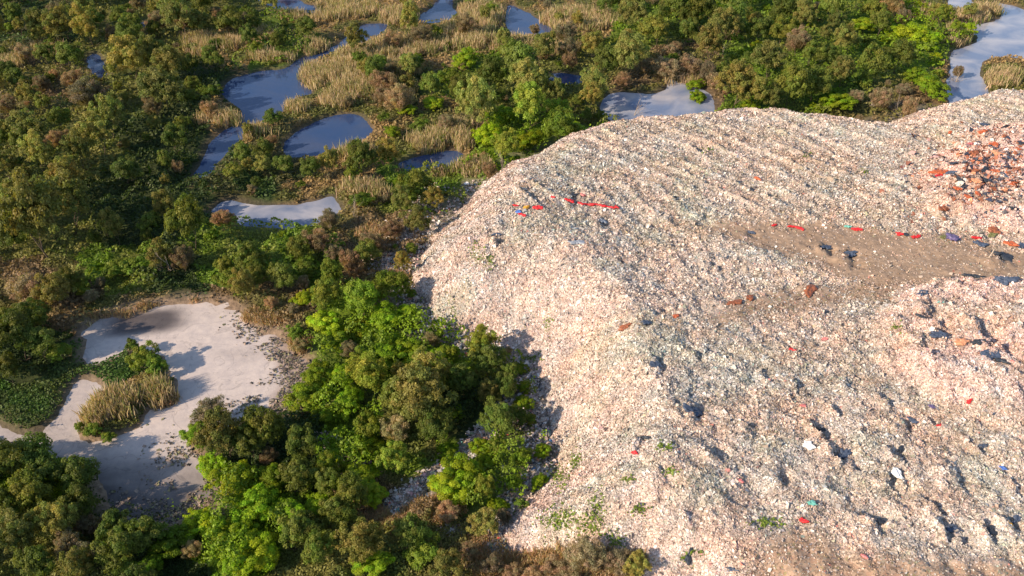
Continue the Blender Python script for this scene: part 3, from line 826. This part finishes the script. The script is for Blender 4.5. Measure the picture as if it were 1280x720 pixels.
# key trees read off the photograph: px, py of the crown's middle, width px, kind
B_, W_, R_, L_, S_, D_ = 'broad', 'willow', 'brown', 'lime', 'bush', 'dead'
KEY = [(87,72,36,B_),(158,77,50,W_),(188,68,45,W_),(201,111,58,W_),(214,86,44,W_),(111,118,45,R_),(134,148,45,W_),(118,171,45,W_),(101,190,42,W_),(77,151,30,B_),(37,161,42,W_),(27,181,30,B_),(54,198,42,W_),(158,215,38,B_),(188,215,8,'cone'),(222,212,20,R_),(208,228,16,W_),
(47,34,30,W_),(67,20,25,R_),(107,13,30,W_),(222,27,45,W_),(248,30,32,W_),(208,7,30,W_),(161,44,34,B_),(289,34,34,B_),(380,37,28,B_),(346,54,20,B_),(30,70,25,R_),(57,70,28,B_),(302,193,28,B_),(329,208,26,W_),(356,208,28,B_),(386,212,30,B_),(413,204,28,W_),(195,137,26,R_),(292,217,24,B_),
(10,130,30,R_),(20,100,26,B_),(5,210,34,W_),(120,30,26,B_),(150,20,26,B_),(15,20,28,B_),(320,25,26,B_),
(632,62,30,B_),(796,20,40,W_),(816,42,38,B_),(846,13,38,B_),(709,46,32,R_),(739,58,30,W_),(752,80,38,B_),(786,72,48,W_),(712,78,22,R_),(648,84,46,B_),(658,107,48,W_),(662,136,54,W_),(591,136,58,W_),(497,126,46,R_),(480,104,38,R_),(611,97,38,B_),(581,114,35,B_),(739,107,38,W_),(618,126,30,B_),(611,170,44,L_),(631,190,40,W_),(658,177,40,L_),(699,144,32,B_),(700,165,42,B_),(611,220,26,R_),(490,166,26,L_),(480,149,18,S_),(450,76,28,S_),(474,80,26,S_),(514,79,32,S_),(490,50,28,R_),(527,46,28,R_),(544,41,22,S_),(521,230,58,S_),(457,203,42,B_),(440,218,28,S_),(645,203,18,L_),(833,84,34,R_),(793,124,34,D_),(826,80,26,D_),(749,146,18,S_),(560,95,30,S_),(540,110,30,B_),(540,130,26,L_),(510,140,24,L_),
(887,58,44,W_),(917,30,38,B_),(961,78,48,W_),(998,54,38,R_),(1015,68,30,B_),(1078,36,32,L_),(1055,52,34,W_),(1051,92,40,W_),(1139,46,46,L_),(1162,52,34,L_),(1179,20,24,W_),(1092,82,38,B_),(1162,108,50,L_),(1051,130,44,L_),(991,113,48,B_),(917,112,48,W_),(941,119,38,W_),(1018,112,38,B_),(860,82,34,R_),(884,92,28,R_),(870,104,20,L_),(873,116,24,L_),(937,133,24,L_),(1125,122,30,D_),(1105,126,34,R_),(1092,128,22,D_),(1135,136,28,R_),(1144,97,30,L_),(1125,72,38,B_),(1038,74,22,B_),(884,17,38,B_),(860,22,30,B_),(1008,20,38,W_),(1041,14,38,B_),(1115,8,34,R_),(934,66,22,L_),(1200,88,18,R_),(975,20,34,B_),(950,40,34,B_),(1100,30,30,B_),(780,100,24,R_),
(50,278,86,W_),(84,254,66,W_),(20,258,50,W_),(10,292,45,B_),(141,288,42,W_),(208,262,35,W_),(232,286,58,B_),(279,275,32,R_),(201,322,38,W_),(228,328,36,R_),(121,337,24,L_),(168,332,34,S_),(141,338,30,S_),(37,364,56,R_),(67,371,46,W_),(81,354,28,B_),(20,428,58,B_),(50,430,48,B_),(77,441,30,S_),(10,464,40,B_),(34,402,46,B_),(5,408,40,B_),(309,325,44,B_),(289,355,42,S_),(306,359,38,W_),(282,338,28,B_),(322,352,34,B_),(356,352,34,B_),(393,305,42,R_),(369,315,34,B_),(383,335,34,S_),(416,318,24,R_),(413,348,34,W_),(410,380,42,W_),(380,376,28,L_),(406,406,48,L_),(420,430,40,L_),(339,382,20,R_),(366,390,18,R_),(373,432,20,R_),(369,416,22,S_),(178,446,44,S_),(194,460,32,S_),(166,436,24,S_),(118,538,24,S_),(135,545,20,S_),(100,532,16,S_),(353,295,15,L_),
(541,250,30,W_),(460,306,32,R_),(490,288,28,R_),(450,252,28,S_),(500,252,32,W_),(514,312,18,S_),(480,402,44,L_),(450,412,34,L_),(507,392,34,L_),(494,363,42,B_),(450,382,46,B_),(437,440,26,R_),(514,406,20,L_),(544,417,24,S_),(490,430,34,L_),(514,446,48,L_),(541,448,38,L_),(564,449,30,B_),(601,430,42,W_),(611,456,44,B_),(636,441,14,R_),(541,428,24,R_),(524,470,62,W_),(460,466,54,W_),(430,470,40,L_),(395,470,40,L_),
(259,514,42,R_),(279,548,66,W_),(245,542,42,L_),(269,582,44,L_),(292,605,58,L_),(322,638,62,L_),(336,598,50,L_),(336,572,26,R_),(363,648,58,L_),(370,671,48,B_),(286,671,58,L_),(252,656,46,L_),(215,682,56,L_),(242,689,30,R_),(185,714,50,L_),(319,698,58,L_),(400,632,44,L_),(336,542,56,B_),(310,560,44,B_),(386,668,44,B_),(380,498,50,L_),(410,518,44,L_),(406,608,40,B_),(285,708,50,L_),(380,560,44,B_),(370,600,44,B_),(420,650,44,B_),
(12,590,60,B_),(60,590,56,B_),(17,604,48,L_),(67,598,52,L_),(100,600,50,B_),(34,582,56,B_),(77,656,58,W_),(111,659,34,R_),(81,682,48,R_),(20,679,56,W_),(111,698,38,R_),(50,655,40,W_),(40,625,56,B_),(104,632,54,B_),(100,716,50,W_),(7,642,50,B_),(150,692,58,B_),(185,674,52,B_),(140,662,54,B_),(45,712,50,B_),(170,735,60,B_),
(521,500,78,W_),(494,538,48,R_),(460,538,40,B_),(460,562,40,L_),(494,572,44,W_),(544,532,48,B_),(571,516,24,L_),(437,505,44,L_),(608,498,34,W_),(628,488,38,B_),(628,531,48,B_),(645,525,34,S_),(625,558,28,W_),(608,578,26,L_),(652,575,34,S_),(578,595,56,L_),(564,612,54,L_),(605,615,38,W_),(605,658,42,W_),(561,641,34,R_),(631,648,24,R_),(450,605,56,L_),(440,625,56,B_),(467,622,38,L_),(450,683,64,W_),(467,709,48,L_),(514,673,50,B_),(531,689,46,S_),(558,709,46,W_),(591,695,30,R_),(640,722,36,R_),(668,728,44,R_),(700,726,50,R_),(735,728,54,R_),(770,735,46,R_),(795,742,36,W_),(715,745,44,R_),(620,712,30,R_),(575,480,44,B_),(490,505,40,B_),(410,585,36,B_),(400,690,50,B_),(215,318,44,D_),(1142,120,26,D_),(868,84,26,D_),(733,102,24,D_),(440,262,22,D_),(500,277,24,D_),(480,332,22,D_),(628,226,20,D_),(1200,84,26,D_),(905,60,22,D_),(560,300,14,D_),(655,660,14,D_),(674,604,24,L_),(678,566,22,L_),(642,604,26,S_),(622,634,26,L_),(652,640,20,S_),(655,505,24,L_),(662,525,18,S_),(600,560,30,L_),(560,565,26,L_),(640,470,26,B_),(655,485,20,L_)]

trees = []   # x, y, width, kind, zone jitter
for a, b, w, kd in KEY:
    h_est = w * mpp(a, b) * ASP[kd]
    zc = h_est * .5
    X, Y = at(a, b, zc)
    trees.append([float(X), float(Y), w * mpp(a, b, zc) * 1.06, kd])

# fill the gaps between them
WEI = {'dark': [('broad', .62), ('bush', .2), ('willow', .12), ('brown', .06)], 'green': [('broad', .22), ('lime', .30), ('bush', .26), ('willow', .14), ('brown', .08)],
       'olive': [('willow', .55), ('broad', .2), ('brown', .15), ('bush', .1)], 'brown': [('brown', .5), ('willow', .25), ('broad', .12), ('bush', .13)],
       'lime': [('lime', .6), ('broad', .15), ('bush', .2), ('willow', .05)], 'reed': [('bush', .55), ('brown', .25), ('willow', .2)],
       'grass': [('bush', 1)], 'mix': [('willow', .3), ('broad', .3), ('brown', .2), ('bush', .2)]}
DENS = {'dark': .32, 'green': .6, 'olive': .6, 'brown': .55, 'lime': .9, 'reed': .16, 'grass': .05, 'mix': .5}
rsf = np.random.RandomState(5)
cx = rsf.uniform(-215, 215, 9000); cy = rsf.uniform(52, 345, 9000)
ok = veg_ok(cx, cy, 1.2)
px_, py_ = to_px(cx, cy, 3)
ok &= (px_ > -190) & (px_ < 1400) & (py_ > -75) & (py_ < 800)
mdd = np.minimum(sdf(PW['mud'], cx, cy), 1e9)
ok &= mdd < -4.5
ok &= (trail_d(cx, cy) > 3.4) & (trail_d(cx, cy + 3.5) > 3.0)
ok &= ~(hides_water(cx, cy, 5.0) & (rsf.rand(len(cx)) < .9))
cx, cy, px_, py_ = cx[ok], cy[ok], px_[ok], py_[ok]
zn = zone_of(cx, cy)
T = np.array([(t[0], t[1], t[2]) for t in trees])
lst = [tuple(t) for t in T]
lim = {'broad': 290, 'willow': 290, 'brown': 290, 'lime': 290, 'bush': 290}
cnt = {k: sum(1 for t in trees if t[3] == k) for k in lim}
for X, Y, zc, pxx, pyy in zip(cx, cy, zn, px_, py_):
    pal = PAL[zc]
    if rsf.rand() > DENS[pal]: continue
    r = rsf.rand(); kd = WEI[pal][-1][0]; acc = 0
    for k_, w_ in WEI[pal]:
        acc += w_
        if r < acc: kd = k_; break
    w = {'broad': 5.0, 'willow': 5.8, 'brown': 4.2, 'lime': 5.0, 'bush': 3.1}[kd] * (.45 + 1.05 * rsf.rand() ** 1.6)
    if Y > 210: w *= 1.15
    A = np.array(lst)
    if (np.hypot(A[:, 0] - X, A[:, 1] - Y) < (A[:, 2] + w) * .36).any(): continue
    if cnt[kd] >= lim[kd]: continue
    cnt[kd] += 1
    lst.append((X, Y, w)); trees.append([float(X), float(Y), w, kd])
print('trees', len(trees), cnt)

# --- describing which one is which
LAND = [(240,455,'the white dried pond'),(160,505,'the reedy islet in the white pond'),(345,265,'the pale scum pool'),(320,115,'the curved blue channel'),(410,167,'the oval blue pond'),
        (660,28,'the far triangular pond'),(542,14,'the small far pond'),(540,199,'the small thin pond'),(815,128,'the pond behind the hill'),(1250,55,'the silvery water top right'),
        (370,3,'the top left pond'),(120,80,'the tiny blue sliver'),(1115,152,"the notch in the hill's far rim"),(516,345,"the hill's leftmost tip"),(668,460,'the bay at the hill foot'),
        (640,700,"the hill's bottom left toe"),(560,590,'the litter trail between bushes'),(30,715,'the bottom left corner'),(5,5,'the top left corner'),(960,0,'the middle of the top edge'),(5,330,'the middle of the left edge'),
        (330,718,'the bottom edge by the white pond'),(710,98,'the narrow water sliver'),(460,445,'the brown mound of dry brush'),(640,215,"the hill's upper left shoulder")]
ORD = ['nearest', 'second nearest', 'third nearest', 'fourth nearest', 'fifth nearest', 'sixth nearest', 'seventh nearest', 'eighth nearest', 'ninth nearest', 'tenth nearest',
       'eleventh nearest', 'twelfth nearest', 'thirteenth nearest', 'fourteenth nearest', 'fifteenth nearest', 'sixteenth nearest', 'seventeenth nearest', 'eighteenth nearest', 'nineteenth nearest', 'twentieth nearest']
def which(items, land, descr):
    """items: (px, py, key) -> label naming a landmark, the side of it and the rank by distance"""
    buckets = {}
    for i, (a, b, key) in enumerate(items):
        dl = [math.hypot(a - l[0], (b - l[1]) * 1.4) for l in land]
        j = int(np.argmin(dl)); dx, dy = a - land[j][0], (b - land[j][1]) * 1.4
        side = ('right of' if dx > 0 else 'left of') if abs(dx) > abs(dy) else ('beyond' if dy < 0 else 'in front of')
        buckets.setdefault((key, j, side), []).append((dl[j], i))
    out = [None] * len(items)
    for (key, j, side), L in buckets.items():
        L.sort()
        for r, (_, i) in enumerate(L):
            s = f"{descr[key]} {side} {land[j][2]}"
            if len(L) > 1: s += f", {ORD[min(r, 19)]}"
            out[i] = s
    return out

shade = []
items = []
for X, Y, w, kd in trees:
    hh = w * ASP[kd]
    a, b = to_px(X, Y, hh * .5)
    big = 'big' if w > 8.2 else 'small' if w < 4.6 else 'mid-sized'
    items.append((float(a), float(b), (kd, big)))
DS = {'broad': 'dark leafy tree', 'willow': 'olive feathery tree', 'brown': 'brown twiggy shrub', 'lime': 'bright green bush', 'bush': 'darker round bush', 'dead': 'bare dead tree', 'cone': 'slim lime-green conical sapling'}
descr = {(k_, b_): f"{b_} {DS[k_]}" for k_ in DS for b_ in ('big', 'small', 'mid-sized')}
labels = which(items, LAND, descr)

TX = np.array([t[0] for t in trees]); TY = np.array([t[1] for t in trees])
GZ = np.maximum(ground_h(TX, TY)[0], np.where(sdf(FOOT, TX, TY) > -.5, mound(TX, TY, False)[0], -9))
TZN = zone_of(TX, TY)
rt = np.random.RandomState(77)
for i, (X, Y, w, kd) in enumerate(trees):
    nm, cat = NAMES[kd]
    root = bpy.data.objects.new(nm, None); C.objects.link(root)
    root.empty_display_size = .5
    root.location = (X, Y, GZ[i])
    root.rotation_euler = (rt.randn() * .07, rt.randn() * .07, rt.rand() * 6.28)
    hh = w * ASP[kd] * (.9 + .25 * rt.rand())
    root.scale = (w * (.85 + .3 * rt.rand()), w * (.75 + .45 * rt.rand()), hh)
    root['label'] = labels[i]; root['category'] = cat
    if GROUPS[kd]: root['group'] = GROUPS[kd]
    cm, tm = PR[kd][rt.randint(len(PR[kd]))]
    t = bpy.data.objects.new('trunk', tm); C.objects.link(t); t.parent = root
    if cm is not None:
        c = bpy.data.objects.new('crown', cm); C.objects.link(c); c.parent = root
        b = np.array(TINT[kd]); v = .72 + .6 * rt.rand(); hs = float(np.clip(rt.randn() * .09, -.1, .2))
        pal = PAL[TZN[i]]
        if pal == 'brown': b = b * np.array([1.0, .97, 1.0])
        if pal == 'lime': b = (b * .6 + np.array(TINT['lime']) * .4 if kd != 'brown' else b) * np.array([1.1, 1.1, .9])
        if pal == 'dark': b = b * .85
        c.color = (b[0] * v * (1 + hs), b[1] * v, b[2] * v * (1 - hs * .5), 1)

# ------------------------------------------------------------------ single pieces of rubbish one can point at
def plastic(name, col, rough=.45):
    return simple(name, col, rough, .03, 2.5, .3)
COLS = {'red': ((.62, .03, .035), 'bright red'), 'pink': ((.62, .20, .19), 'faded pink'), 'orange': ((.44, .11, .045), 'orange-red'), 'rust': ((.26, .09, .045), 'rusty brown'), 'amber': ((.70, .36, .05), 'orange-yellow'),
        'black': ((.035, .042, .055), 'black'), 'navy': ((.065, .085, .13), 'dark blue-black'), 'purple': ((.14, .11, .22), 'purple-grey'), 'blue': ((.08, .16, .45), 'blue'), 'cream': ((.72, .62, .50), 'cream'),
        'white': ((.80, .79, .77), 'white'), 'olive': ((.15, .15, .06), 'olive'), 'teal': ((.16, .45, .38), 'pale teal'), 'peach': ((.58, .27, .15), 'pale orange'), 'grey': ((.30, .32, .36), 'grey')}
MC = {k: plastic(k + '_plastic', v[0]) for k, v in COLS.items()}

def icos(sub):
    import bmesh
    bm = bmesh.new(); bmesh.ops.create_icosphere(bm, subdivisions=sub, radius=1)
    co = np.array([v.co[:] for v in bm.verts]); f = np.array([[v.index for v in q.verts] for q in bm.faces]); bm.free()
    return co, f
ICO, ICF = icos(3)

def bag_mesh(name, w, mat, rs):
    co = ICO.copy(); s = rs.randint(1000)
    n = fbm(co[:, 0] * 1.6 + 9 + co[:, 2], co[:, 1] * 1.6 + co[:, 2] * .7, s, 3) - .5
    n2 = vn(co[:, 0] * 5 + co[:, 2] * 3, co[:, 1] * 5, s + 3) - .5
    r = 1 + n * 1.5 + n2 * .8
    co = co * r[:, None]
    co[:, 0] *= w * .5; co[:, 1] *= w * .36 * (.8 + .5 * rs.rand()); co[:, 2] *= w * .17
    # gathered neck
    k = co[:, 0] > w * .34
    co[k, 1] *= .45; co[k, 0] *= 1.12
    co[:, 2] += w * .12
    return mesh_np(name, co, ICF, None, False, [mat])

def sheet_mesh(name, w, mat, rs, asp=.6):
    """torn crumpled sheet, ragged outline, thick folded body"""
    m = 22; g_ = np.linspace(-1, 1, m); X, Y = np.meshgrid(g_, g_); x = X.ravel(); y = Y.ravel()
    s = rs.randint(1000); ang = np.arctan2(y, x)
    rr = .68 + .95 * (fbm(np.cos(ang) * 1.6 + 5, np.sin(ang) * 1.6 + 5, s, 3) - .5) * 1.6
    rad = np.maximum(np.abs(x), np.abs(y)) ; L = np.hypot(x, y) + 1e-6
    x2 = x / L * rad * rr; y2 = y / L * rad * rr
    z = (1 - np.abs(fbm(x2 * 2.2 + 3, y2 * 2.2, s + 5, 3) * 2 - 1) * 1.8) * .10 * (1 - rad ** 3) + (vn(x2 * 6, y2 * 6, s + 8) - .5) * .10
    co = np.stack([x2 * w * .6, y2 * w * .6 * asp, z * w * .6 + .10], 1)
    i = (np.arange(m - 1)[:, None] * m + np.arange(m - 1)[None]).ravel()
    F = np.stack([i, i + 1, i + m + 1, i + m], 1)
    bot = co.copy(); bot[:, 2] = np.minimum(bot[:, 2] - .06, .02) - .12
    Fb = F[:, ::-1] + len(co)
    # side skirt
    edge = [j for j in range(m)] + [j * m + m - 1 for j in range(1, m)] + [(m - 1) * m + j for j in range(m - 2, -1, -1)] + [j * m for j in range(m - 2, 0, -1)]
    Fs = np.array([[edge[q], edge[q] + len(co), edge[(q + 1) % len(edge)] + len(co), edge[(q + 1) % len(edge)]] for q in range(len(edge))])
    return mesh_np(name, np.concatenate([co, bot]), np.concatenate([F, Fb, Fs]), None, True, [mat])

BAG, SHT, CLO = 'bag', 'sheet', 'cloth'  # black and navy sheets: dark plastic, and dark patches standing in for shade
DEB = [(644,259,8,CLO,'red'),(648,267,7,BAG,'blue'),(658,262,9,BAG,'amber'),(653,269,9,CLO,'red'),(673,261,13,CLO,'red'),(691,248,6,CLO,'red'),(711,252,12,CLO,'red'),(717,245,13,SHT,'black'),(728,245,7,CLO,'pink'),
(620,294,13,SHT,'navy'),(753,278,12,SHT,'grey'),(720,304,18,SHT,'grey'),
(1187,167,7,BAG,'orange'),(1227,170,12,BAG,'orange'),(1242,182,12,BAG,'orange'),(1247,193,14,BAG,'peach'),(1216,194,16,BAG,'rust'),(1264,198,12,SHT,'navy'),(1174,217,20,SHT,'orange'),(1189,216,11,SHT,'navy'),(1205,224,18,SHT,'black'),(1231,213,14,SHT,'black'),
(1244,214,9,BAG,'orange'),(1256,220,14,SHT,'navy'),(1219,211,9,BAG,'rust'),(1196,238,13,BAG,'orange'),(1199,231,13,BAG,'cream'),(1231,228,12,SHT,'black'),(1219,228,12,BAG,'peach'),(1277,181,8,SHT,'black'),(1228,158,18,SHT,'navy'),(1228,203,10,SHT,'black'),
(1267,230,10,BAG,'orange'),(1270,212,9,BAG,'rust'),(1255,240,9,BAG,'peach'),(1240,240,9,BAG,'rust'),(1212,182,8,BAG,'pink'),(1255,172,8,BAG,'rust'),(1270,190,8,BAG,'orange'),(1210,246,9,BAG,'orange'),
(1178,264,13,BAG,'rust'),(1267,260,12,SHT,'black'),(1263,307,13,BAG,'orange'),(1276,308,9,SHT,'navy'),(1124,294,9,CLO,'red'),(1132,294,7,SHT,'black'),(1145,297,11,CLO,'red'),(1180,297,8,BAG,'olive'),(1189,299,14,BAG,'purple'),(1197,300,7,SHT,'navy'),(1221,297,12,CLO,'red'),(1226,306,14,SHT,'navy'),
(1252,320,28,SHT,'black'),(1242,289,13,BAG,'rust'),(1239,297,9,BAG,'olive'),(1217,347,24,SHT,'black'),(1255,351,24,SHT,'navy'),(1188,350,10,SHT,'black'),(1222,244,10,BAG,'orange'),
(1155,366,18,SHT,'navy'),(1177,377,10,SHT,'teal'),(1158,399,22,SHT,'black'),(1174,420,18,SHT,'navy'),(1202,427,13,BAG,'peach'),(1224,427,20,SHT,'black'),(1238,441,22,SHT,'navy'),(1250,451,17,SHT,'black'),
(968,282,7,CLO,'red'),(990,284,8,CLO,'red'),(1000,286,9,CLO,'red'),(1072,287,12,CLO,'red'),(1060,284,8,SHT,'teal'),(1033,310,14,SHT,'navy'),(1063,319,15,SHT,'navy'),(939,292,12,SHT,'navy'),(1011,364,20,SHT,'rust'),(936,374,10,BAG,'rust'),(917,379,16,SHT,'rust'),(991,438,8,CLO,'red'),(1031,425,8,CLO,'pink'),
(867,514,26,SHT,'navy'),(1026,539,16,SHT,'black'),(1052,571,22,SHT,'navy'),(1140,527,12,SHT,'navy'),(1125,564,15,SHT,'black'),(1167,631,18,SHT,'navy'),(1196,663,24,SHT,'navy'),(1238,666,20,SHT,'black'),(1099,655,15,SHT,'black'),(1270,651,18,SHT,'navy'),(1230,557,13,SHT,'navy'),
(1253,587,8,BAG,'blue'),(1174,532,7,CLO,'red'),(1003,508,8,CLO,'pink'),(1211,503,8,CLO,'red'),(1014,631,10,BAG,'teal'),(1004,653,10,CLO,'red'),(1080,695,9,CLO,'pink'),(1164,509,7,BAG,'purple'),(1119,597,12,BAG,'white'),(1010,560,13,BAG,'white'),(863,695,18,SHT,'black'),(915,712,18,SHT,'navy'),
(793,567,8,CLO,'red'),(806,550,14,SHT,'black'),(845,396,9,BAG,'orange'),(783,408,16,SHT,'rust'),(821,457,16,SHT,'navy'),(808,405,11,SHT,'navy'),(1262,655,10,BAG,'amber'),(925,600,8,CLO,'pink'),(946,225,8,BAG,'orange'),(1173,219,9,CLO,'red')]
HL = [(705,254,'the long red strip'),(1225,200,'the orange-strewn heap'),(1120,318,'the brown dirt track'),(1195,410,'the pink heap at right'),(1052,571,'the big dark hollow low on the plateau'),(1190,650,'the bottom right corner'),(820,430,'the bend of the crest'),
      (900,690,'the bottom edge of the hill'),(960,400,'the middle of the hill top'),(620,300,"the hill's left shoulder"),(1250,320,'the large black sheet on the track'),(950,500,'the plain of scraps below the middle')]
TYP = {BAG: 'lumpy {} plastic bag', SHT: 'crumpled {} plastic sheet', CLO: 'torn {} cloth'}
it = [(a, b, (ty, cl)) for a, b, w, ty, cl in DEB]
dsc = {(ty, cl): TYP[ty].format(COLS[cl][1]) for ty in TYP for cl in COLS}
dl = which(it, HL, dsc)
rd = np.random.RandomState(9)
def on_hill(a, b):
    z = HH
    for _ in range(8):
        X, Y = at(a, b, z); z = float(mound(np.array([X]), np.array([Y]), False)[0][0])
    return float(X), float(Y), z
for (a, b, w, ty, cl), lb in zip(DEB, dl):
    X, Y, z = on_hill(a, b)
    W = w * mpp(a, b, z) * (1.15 if ty != BAG else 1.05)
    if ty == BAG and a > 1160 and b < 250: W *= .8
    nm = {BAG: 'plastic_bag', SHT: 'plastic_sheet', CLO: 'cloth_rag'}[ty]
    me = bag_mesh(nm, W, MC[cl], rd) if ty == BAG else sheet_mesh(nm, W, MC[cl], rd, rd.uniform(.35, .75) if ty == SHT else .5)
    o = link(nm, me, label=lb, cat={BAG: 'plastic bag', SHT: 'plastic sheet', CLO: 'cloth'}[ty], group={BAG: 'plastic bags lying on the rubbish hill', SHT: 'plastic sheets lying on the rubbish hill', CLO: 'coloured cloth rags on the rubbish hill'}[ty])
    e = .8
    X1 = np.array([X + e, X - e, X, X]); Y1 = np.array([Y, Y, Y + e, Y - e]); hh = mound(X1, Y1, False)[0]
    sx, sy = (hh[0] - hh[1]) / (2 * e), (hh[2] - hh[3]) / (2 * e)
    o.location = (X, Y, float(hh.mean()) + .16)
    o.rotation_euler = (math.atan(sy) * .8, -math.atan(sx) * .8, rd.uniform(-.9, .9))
# the long red strip lying across the scraps
n_ = 44; tt = np.linspace(0, 1, n_)
ax = 722 + 52 * tt; ay = 255 + 6.5 * tt + np.sin(tt * 9) * .5
P3 = np.array([on_hill(a, b) for a, b in zip(ax, ay)])
P3[:, 2] += .30 + .05 * np.sin(tt * 40)
wd = .34 + .12 * np.sin(tt * 23)
V = []
for i in range(n_):
    x_, y_, z_ = P3[i]
    V += [(x_, y_ - wd[i], z_ - .02), (x_, y_, z_ + .12), (x_, y_ + wd[i], z_), (x_, y_, z_ - .12)]
F = [(i * 4 + j, i * 4 + (j + 1) % 4, (i + 1) * 4 + (j + 1) % 4, (i + 1) * 4 + j) for i in range(n_ - 1) for j in range(4)]
link('cloth_strip', mesh_np('cloth_strip', np.array(V), np.array(F), None, True, [MC['red']]), label='long narrow red cloth strip stretched across the upper left of the hill', cat='cloth')

# fallen pole leaning out of the black sheet on the track
X, Y, z = on_hill(1236, 322)
pts = [(X, Y, z), (X + .3, Y + .1, z + .7), (X + .5, Y + .2, z + 1.5)]
v, f = tube_rings(pts, [.12, .10, .07], 8)
link('wooden_post', mesh_np('wooden_post', np.array(v), np.array(f), None, True, [M_DEAD]), label='short pale post leaning beside the large black sheet on the track', cat='post')

# ------------------------------------------------------------------ light
SUN_EL, SUN_AZ = math.radians(28), math.radians(-118)   # azimuth from +Y clockwise: the sun stands to the left, a little behind the camera
dirv = np.array([math.sin(SUN_AZ) * math.cos(SUN_EL), math.cos(SUN_AZ) * math.cos(SUN_EL), math.sin(SUN_EL)])
ld = bpy.data.lights.new('sun', 'SUN'); ld.energy = 5.0; ld.angle = math.radians(.5); ld.color = (1.0, .83, .62)
lo = bpy.data.objects.new('sun', ld); C.objects.link(lo)
from mathutils import Vector
lo.rotation_euler = Vector(dirv).to_track_quat('Z', 'Y').to_euler()
lo.location = (-60, 0, 120)
w = bpy.data.worlds.new('World'); sc.world = w; w.use_nodes = True
nt = w.node_tree; bg = nt.nodes['Background']
sky = nt.nodes.new('ShaderNodeTexSky'); sky.sky_type = 'NISHITA'; sky.sun_disc = False
sky.sun_elevation = SUN_EL; sky.sun_rotation = SUN_AZ; sky.air_density = 1.0; sky.dust_density = .6
nt.links.new(sky.outputs[0], bg.inputs[0]); bg.inputs[1].default_value = .15
sc.view_settings.view_transform = 'Standard'; sc.view_settings.look = 'None'
sc.view_settings.exposure = 0.5; sc.view_settings.gamma = 1
sc.cycles.max_bounces = 4; sc.cycles.diffuse_bounces = 2; sc.cycles.glossy_bounces = 2; sc.cycles.transmission_bounces = 2
sc.cycles.use_denoising = True
